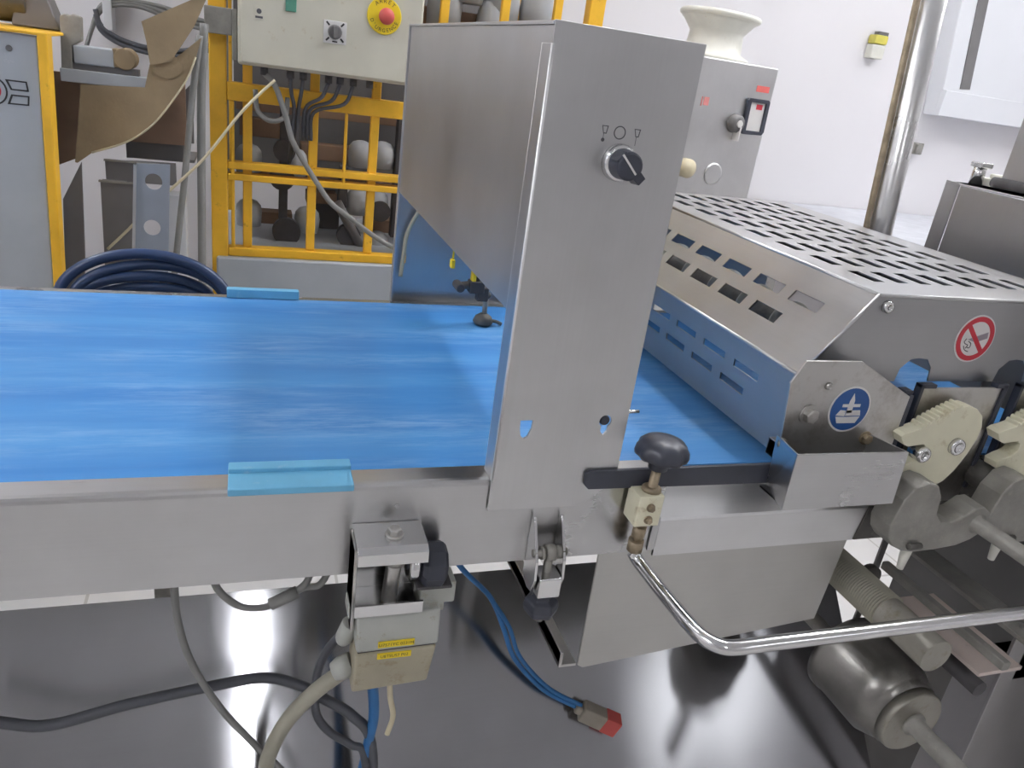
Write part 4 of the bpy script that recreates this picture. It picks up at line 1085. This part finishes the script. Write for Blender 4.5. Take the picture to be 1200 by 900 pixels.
build('grey_cable', MB().tube([(-0.19, 1.44, 1.24), (-0.165, 1.43, 1.215), (-0.14, 1.42, 1.15), (-0.118, 1.42, 1.084), (-0.053, 1.42, 0.985), (-0.02, 1.42, 0.945), (0.026, 1.42, 0.914), (0.09, 1.42, 0.87), (0.15, 1.42, 0.84), (0.26, 1.42, 0.80)], 0.0068, 10), 'cablegrey', label='long grey cable swinging from the electrical box down to the bridge', cat='cable')
build('cable_ring', MB().tube([(-0.21, 1.46, 1.2), (-0.205, 1.455, 1.155), (-0.185, 1.45, 1.135), (-0.16, 1.45, 1.133), (-0.138, 1.455, 1.15), (-0.135, 1.46, 1.19)], 0.006, 10), 'cablegrey', label='short grey cable loop in front of the top rail of the yellow frame', cat='cable')

# ------------------------------------------------------------------ background, right
mr = thing('dough_divider', (1.22, 1.85, 0), 'stainless machine with framed display and round cap behind the hood', 'machine')
Tm = Matrix.Translation((1.413, 1.7, 0)) @ Matrix.Rotation(math.radians(7), 4, 'Z')
build('cabinet', MB().box(-0.50, 0, 0, 0.45, 0.1, 1.441, Tm), 'stainlight', mr, 0.006)
build('foot', MB().box(-0.48, -0.02, 0.02, 0.43, 0.0, 0.1, Tm), 'darkgrey', mr)
fm = MB()
o_ = [(-0.103, 1.232), (-0.106, 1.334), (-0.1, 1.341), (-0.02, 1.341), (-0.013, 1.335), (-0.010, 1.24), (-0.018, 1.230), (-0.095, 1.228)]
i_ = [(-0.088, 1.241), (-0.09, 1.329), (-0.028, 1.329), (-0.026, 1.241)]


def on_face(pts, T=Tm):
    return pts


class _P(MB):
    pass


def face_plate(outer, holes, a, b_, T):
    m = MB().plate(outer, holes, 'y', a, b_)
    m.v = [T @ p for p in m.v]
    return m


dsp = build('display_frame', face_plate(o_, [i_], -0.012, 0.0, Tm), 'black', mr, 0.002, label='black display frame')
build('display_screen', MB().box(-0.09, -0.026, -0.006, -0.001, 1.241, 1.329, Tm), 'stickerwhite', dsp)
build('screen_text', MB().box(-0.063, -0.038, -0.0068, -0.006, 1.308, 1.324, Tm), 'stickerred', dsp)
build('dial_knob', MB().lathe([(0.03, 0), (0.028, 0.02), (0.02, 0.03), (0.0005, 0.03)], Tm @ Vector((-0.135, 0, 1.258)), Tm.to_3x3() @ Vector((0, -1, 0)), 20), 'darkgrey', mr)
build('dial_cap', MB().lathe([(0.012, 0.03), (0.010, 0.034)], Tm @ Vector((-0.135, 0, 1.258)), Tm.to_3x3() @ Vector((0, -1, 0)), 14).box(-0.131, -0.127, -0.034, -0.002, 1.205, 1.25, Tm), 'stickerwhite', mr)
build('red_mark', MB().box(-0.075, -0.022, -0.0012, 0.0, 1.362, 1.381, Tm), plain('red_print', srgb(226, 110, 104), 0.5), mr)
build('red_mark', MB().box(-0.275, -0.255, -0.0012, 0.0, 1.30, 1.325, Tm).box(-0.285, -0.281, -0.0012, 0.0, 1.297, 1.325, Tm), plain('red_print_pale', srgb(216, 140, 136), 0.5), mr)
fc = Tm @ Vector((-0.175, 0, 1.092))
build('vent_cap', MB().lathe([(0.036, 0), (0.035, 0.004), (0.029, 0.005), (0.0005, 0.005)], fc, Tm.to_3x3() @ Vector((0, -1, 0)), 30), 'stainlight', mr)
build('side_knob', MB().lathe([(0.03, 0), (0.03, 0.03), (0.018, 0.045), (0.0005, 0.046)], Tm @ Vector((-0.30, 0, 1.105)), Tm.to_3x3() @ Vector((0, -1, 0)), 18), 'cablecream', mr)
fu = thing('white_hopper', (1.235, 1.84, 1.441), 'white plastic flour hopper with flared rim standing on the stainless machine', 'hopper')
hx, hy = 1.235, 1.84
build('neck', MB().lathe([(0.125, 0), (0.12, 0.012), (0.094, 0.025), (0.088, 0.08), (0.094, 0.088), (0.116, 0.115), (0.124, 0.12), (0.124, 0.132), (0.114, 0.132), (0.086, 0.088), (0.08, 0.025)], (hx, hy, 1.441), (0.03, 0, 1), 32), 'whiteplastic', fu)
build('rim', MB().tube([(hx + 0.004 + 0.124 * math.cos(2 * math.pi * i / 16), hy + 0.124 * math.sin(2 * math.pi * i / 16), 1.573 - 0.005 * math.cos(2 * math.pi * i / 16)) for i in range(16)], 0.010, 8, 3, closed=True), 'whiteplastic', fu)

wg = thing('wall_dispenser', (2.535, 2.58, 1.58), 'small white dispenser with yellow top on the back wall', 'dispenser')
build('lower_case', MB().box(2.48, 2.552, 2.55, 2.598, 1.585, 1.645), 'whiteplastic', wg, 0.006)
build('upper_case', MB().box(2.48, 2.552, 2.548, 2.598, 1.647, 1.685), plain('pale_yellow', srgb(214, 204, 96), 0.4), wg, 0.006, label='yellow upper half')
build('hook', MB().box(2.50, 2.555, 2.56, 2.59, 1.685, 1.70), 'darkgrey', wg)
wcab = thing('wall_cabinet', (3.4, 2.5, 1.39), 'white wall cabinet with a narrow dark slot at upper right', 'cabinet')
build('body', MB().plate([(2.925, 1.385), (2.77, 2.4), (4.2, 2.4), (4.2, 1.385)], [], 'y', 2.50, 2.598), 'panelwhite', wcab, 0.006)
build('lower_ledge', MB().box(2.90, 4.2, 2.47, 2.5, 1.385, 1.50), 'panelwhite', wcab, 0.004)
build('dark_slot', MB().plate([(3.005, 1.515), (3.065, 1.52), (2.99, 1.95), (2.93, 1.95)], [], 'y', 2.496, 2.5005), 'darkgrey', wcab)
build('door_seam', MB().box(3.46, 3.465, 2.498, 2.5005, 1.51, 2.3), 'greypaint', wcab)
build('wall_latch', MB().box(2.865, 2.955, 2.55, 2.6, 1.195, 1.25).box(2.90, 2.93, 2.53, 2.55, 1.2, 1.245), 'zinc', bevel=0.004, label='small grey latch on the back wall below the white cabinet', cat='latch')

tb = thing('floury_table', (2.7, 2.0, 0), 'worktable with white floury sheet against the back wall', 'table')
build('top', MB().box(2.13, 3.6, 1.25, 2.598, 0.82, 0.875), 'dull', tb, 0.004)
build('sheet', MB().box(2.12, 3.6, 1.25, 2.59, 0.875, 0.9), 'sheet', tb, 0.008, label='crumpled white floury sheet')
for x, y in ((2.2, 1.3), (3.5, 1.3), (2.2, 2.5), (3.5, 2.5)):
    build('leg', MB().box(x - 0.03, x + 0.03, y - 0.03, y + 0.03, 0, 0.82), 'dull', tb)
po = thing('steel_pole', (0.96, 0.55, 0), 'shiny stainless steel pole rising behind the perforated hood', 'pole')
build('tube', MB().cyl((1.03, 0.55, 0.0), (0.82, 0.55, 2.0), 0.021, n=28), steel('pole_steel', 0.72, 0.3, (0, 0, 1), 0.2), po)
build('side_strip', MB().cyl((1.004, 0.56, 0.0), (0.794, 0.56, 2.0), 0.006, n=10), 'copper', po, label='thin brownish rail along the pole')
build('foot_plate', MB().box(0.97, 1.09, 0.5, 0.61, 0.0, 0.008), 'dull', po, 0.002)

bxr = thing('steel_housing', (1.2, 0.2, 0), 'dull stainless steel housing at right behind the hood', 'housing')
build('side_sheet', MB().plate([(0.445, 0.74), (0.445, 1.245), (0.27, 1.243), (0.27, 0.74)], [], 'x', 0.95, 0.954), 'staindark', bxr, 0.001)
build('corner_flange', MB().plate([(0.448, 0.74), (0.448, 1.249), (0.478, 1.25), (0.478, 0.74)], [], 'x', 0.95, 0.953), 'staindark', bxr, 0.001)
build('core', MB().box(0.96, 1.5, -0.2, 0.30, 0.0, 0.74).box(0.955, 1.5, -0.2, 0.445, 0.7405, 1.225), 'darkgrey', bxr, 0.002)
build('top_sheet', MB().box(0.95, 1.5, 0.2, 0.478, 1.2455, 1.2485), 'stainlight', bxr, 0.001)
b2 = thing('steel_drawer_box', (1.2, 0.2, 1.25), 'stainless box with dark roller edge on top of the steel housing', 'box')
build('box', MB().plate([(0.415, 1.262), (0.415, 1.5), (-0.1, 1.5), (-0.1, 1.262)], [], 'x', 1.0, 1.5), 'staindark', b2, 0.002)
build('roller_edge', MB().cyl((0.998, 0.425, 1.259), (0.998, -0.1, 1.259), 0.009, n=14), 'rubber', b2)
ga = thing('small_press', (1.06, 0.44, 1.249), 'small white and chrome device on top of the steel housing', 'device')
build('body', MB().box(1.015, 1.12, 0.42, 0.472, 1.2487, 1.262).box(1.03, 1.12, 0.425, 0.465, 1.262, 1.27), 'whiteplastic', ga, 0.002)
build('chrome_post', MB().cyl((1.0, 0.462, 1.2487), (1.0, 0.462, 1.283), 0.011, n=14), 'chrome', ga)
build('chrome_cap', MB().box(0.988, 1.014, 0.449, 0.475, 1.278, 1.287), 'chrome', ga, 0.002)
build('chrome_pin', MB().cyl((1.045, 0.44, 1.274), (1.09, 0.44, 1.277), 0.006, n=10), 'chrome', ga)
build('wheel', MB().lathe([(0.008, 0), (0.008, 0.006)], (1.03, 0.42, 1.2575), (0, -1, 0), 14), 'black', ga)
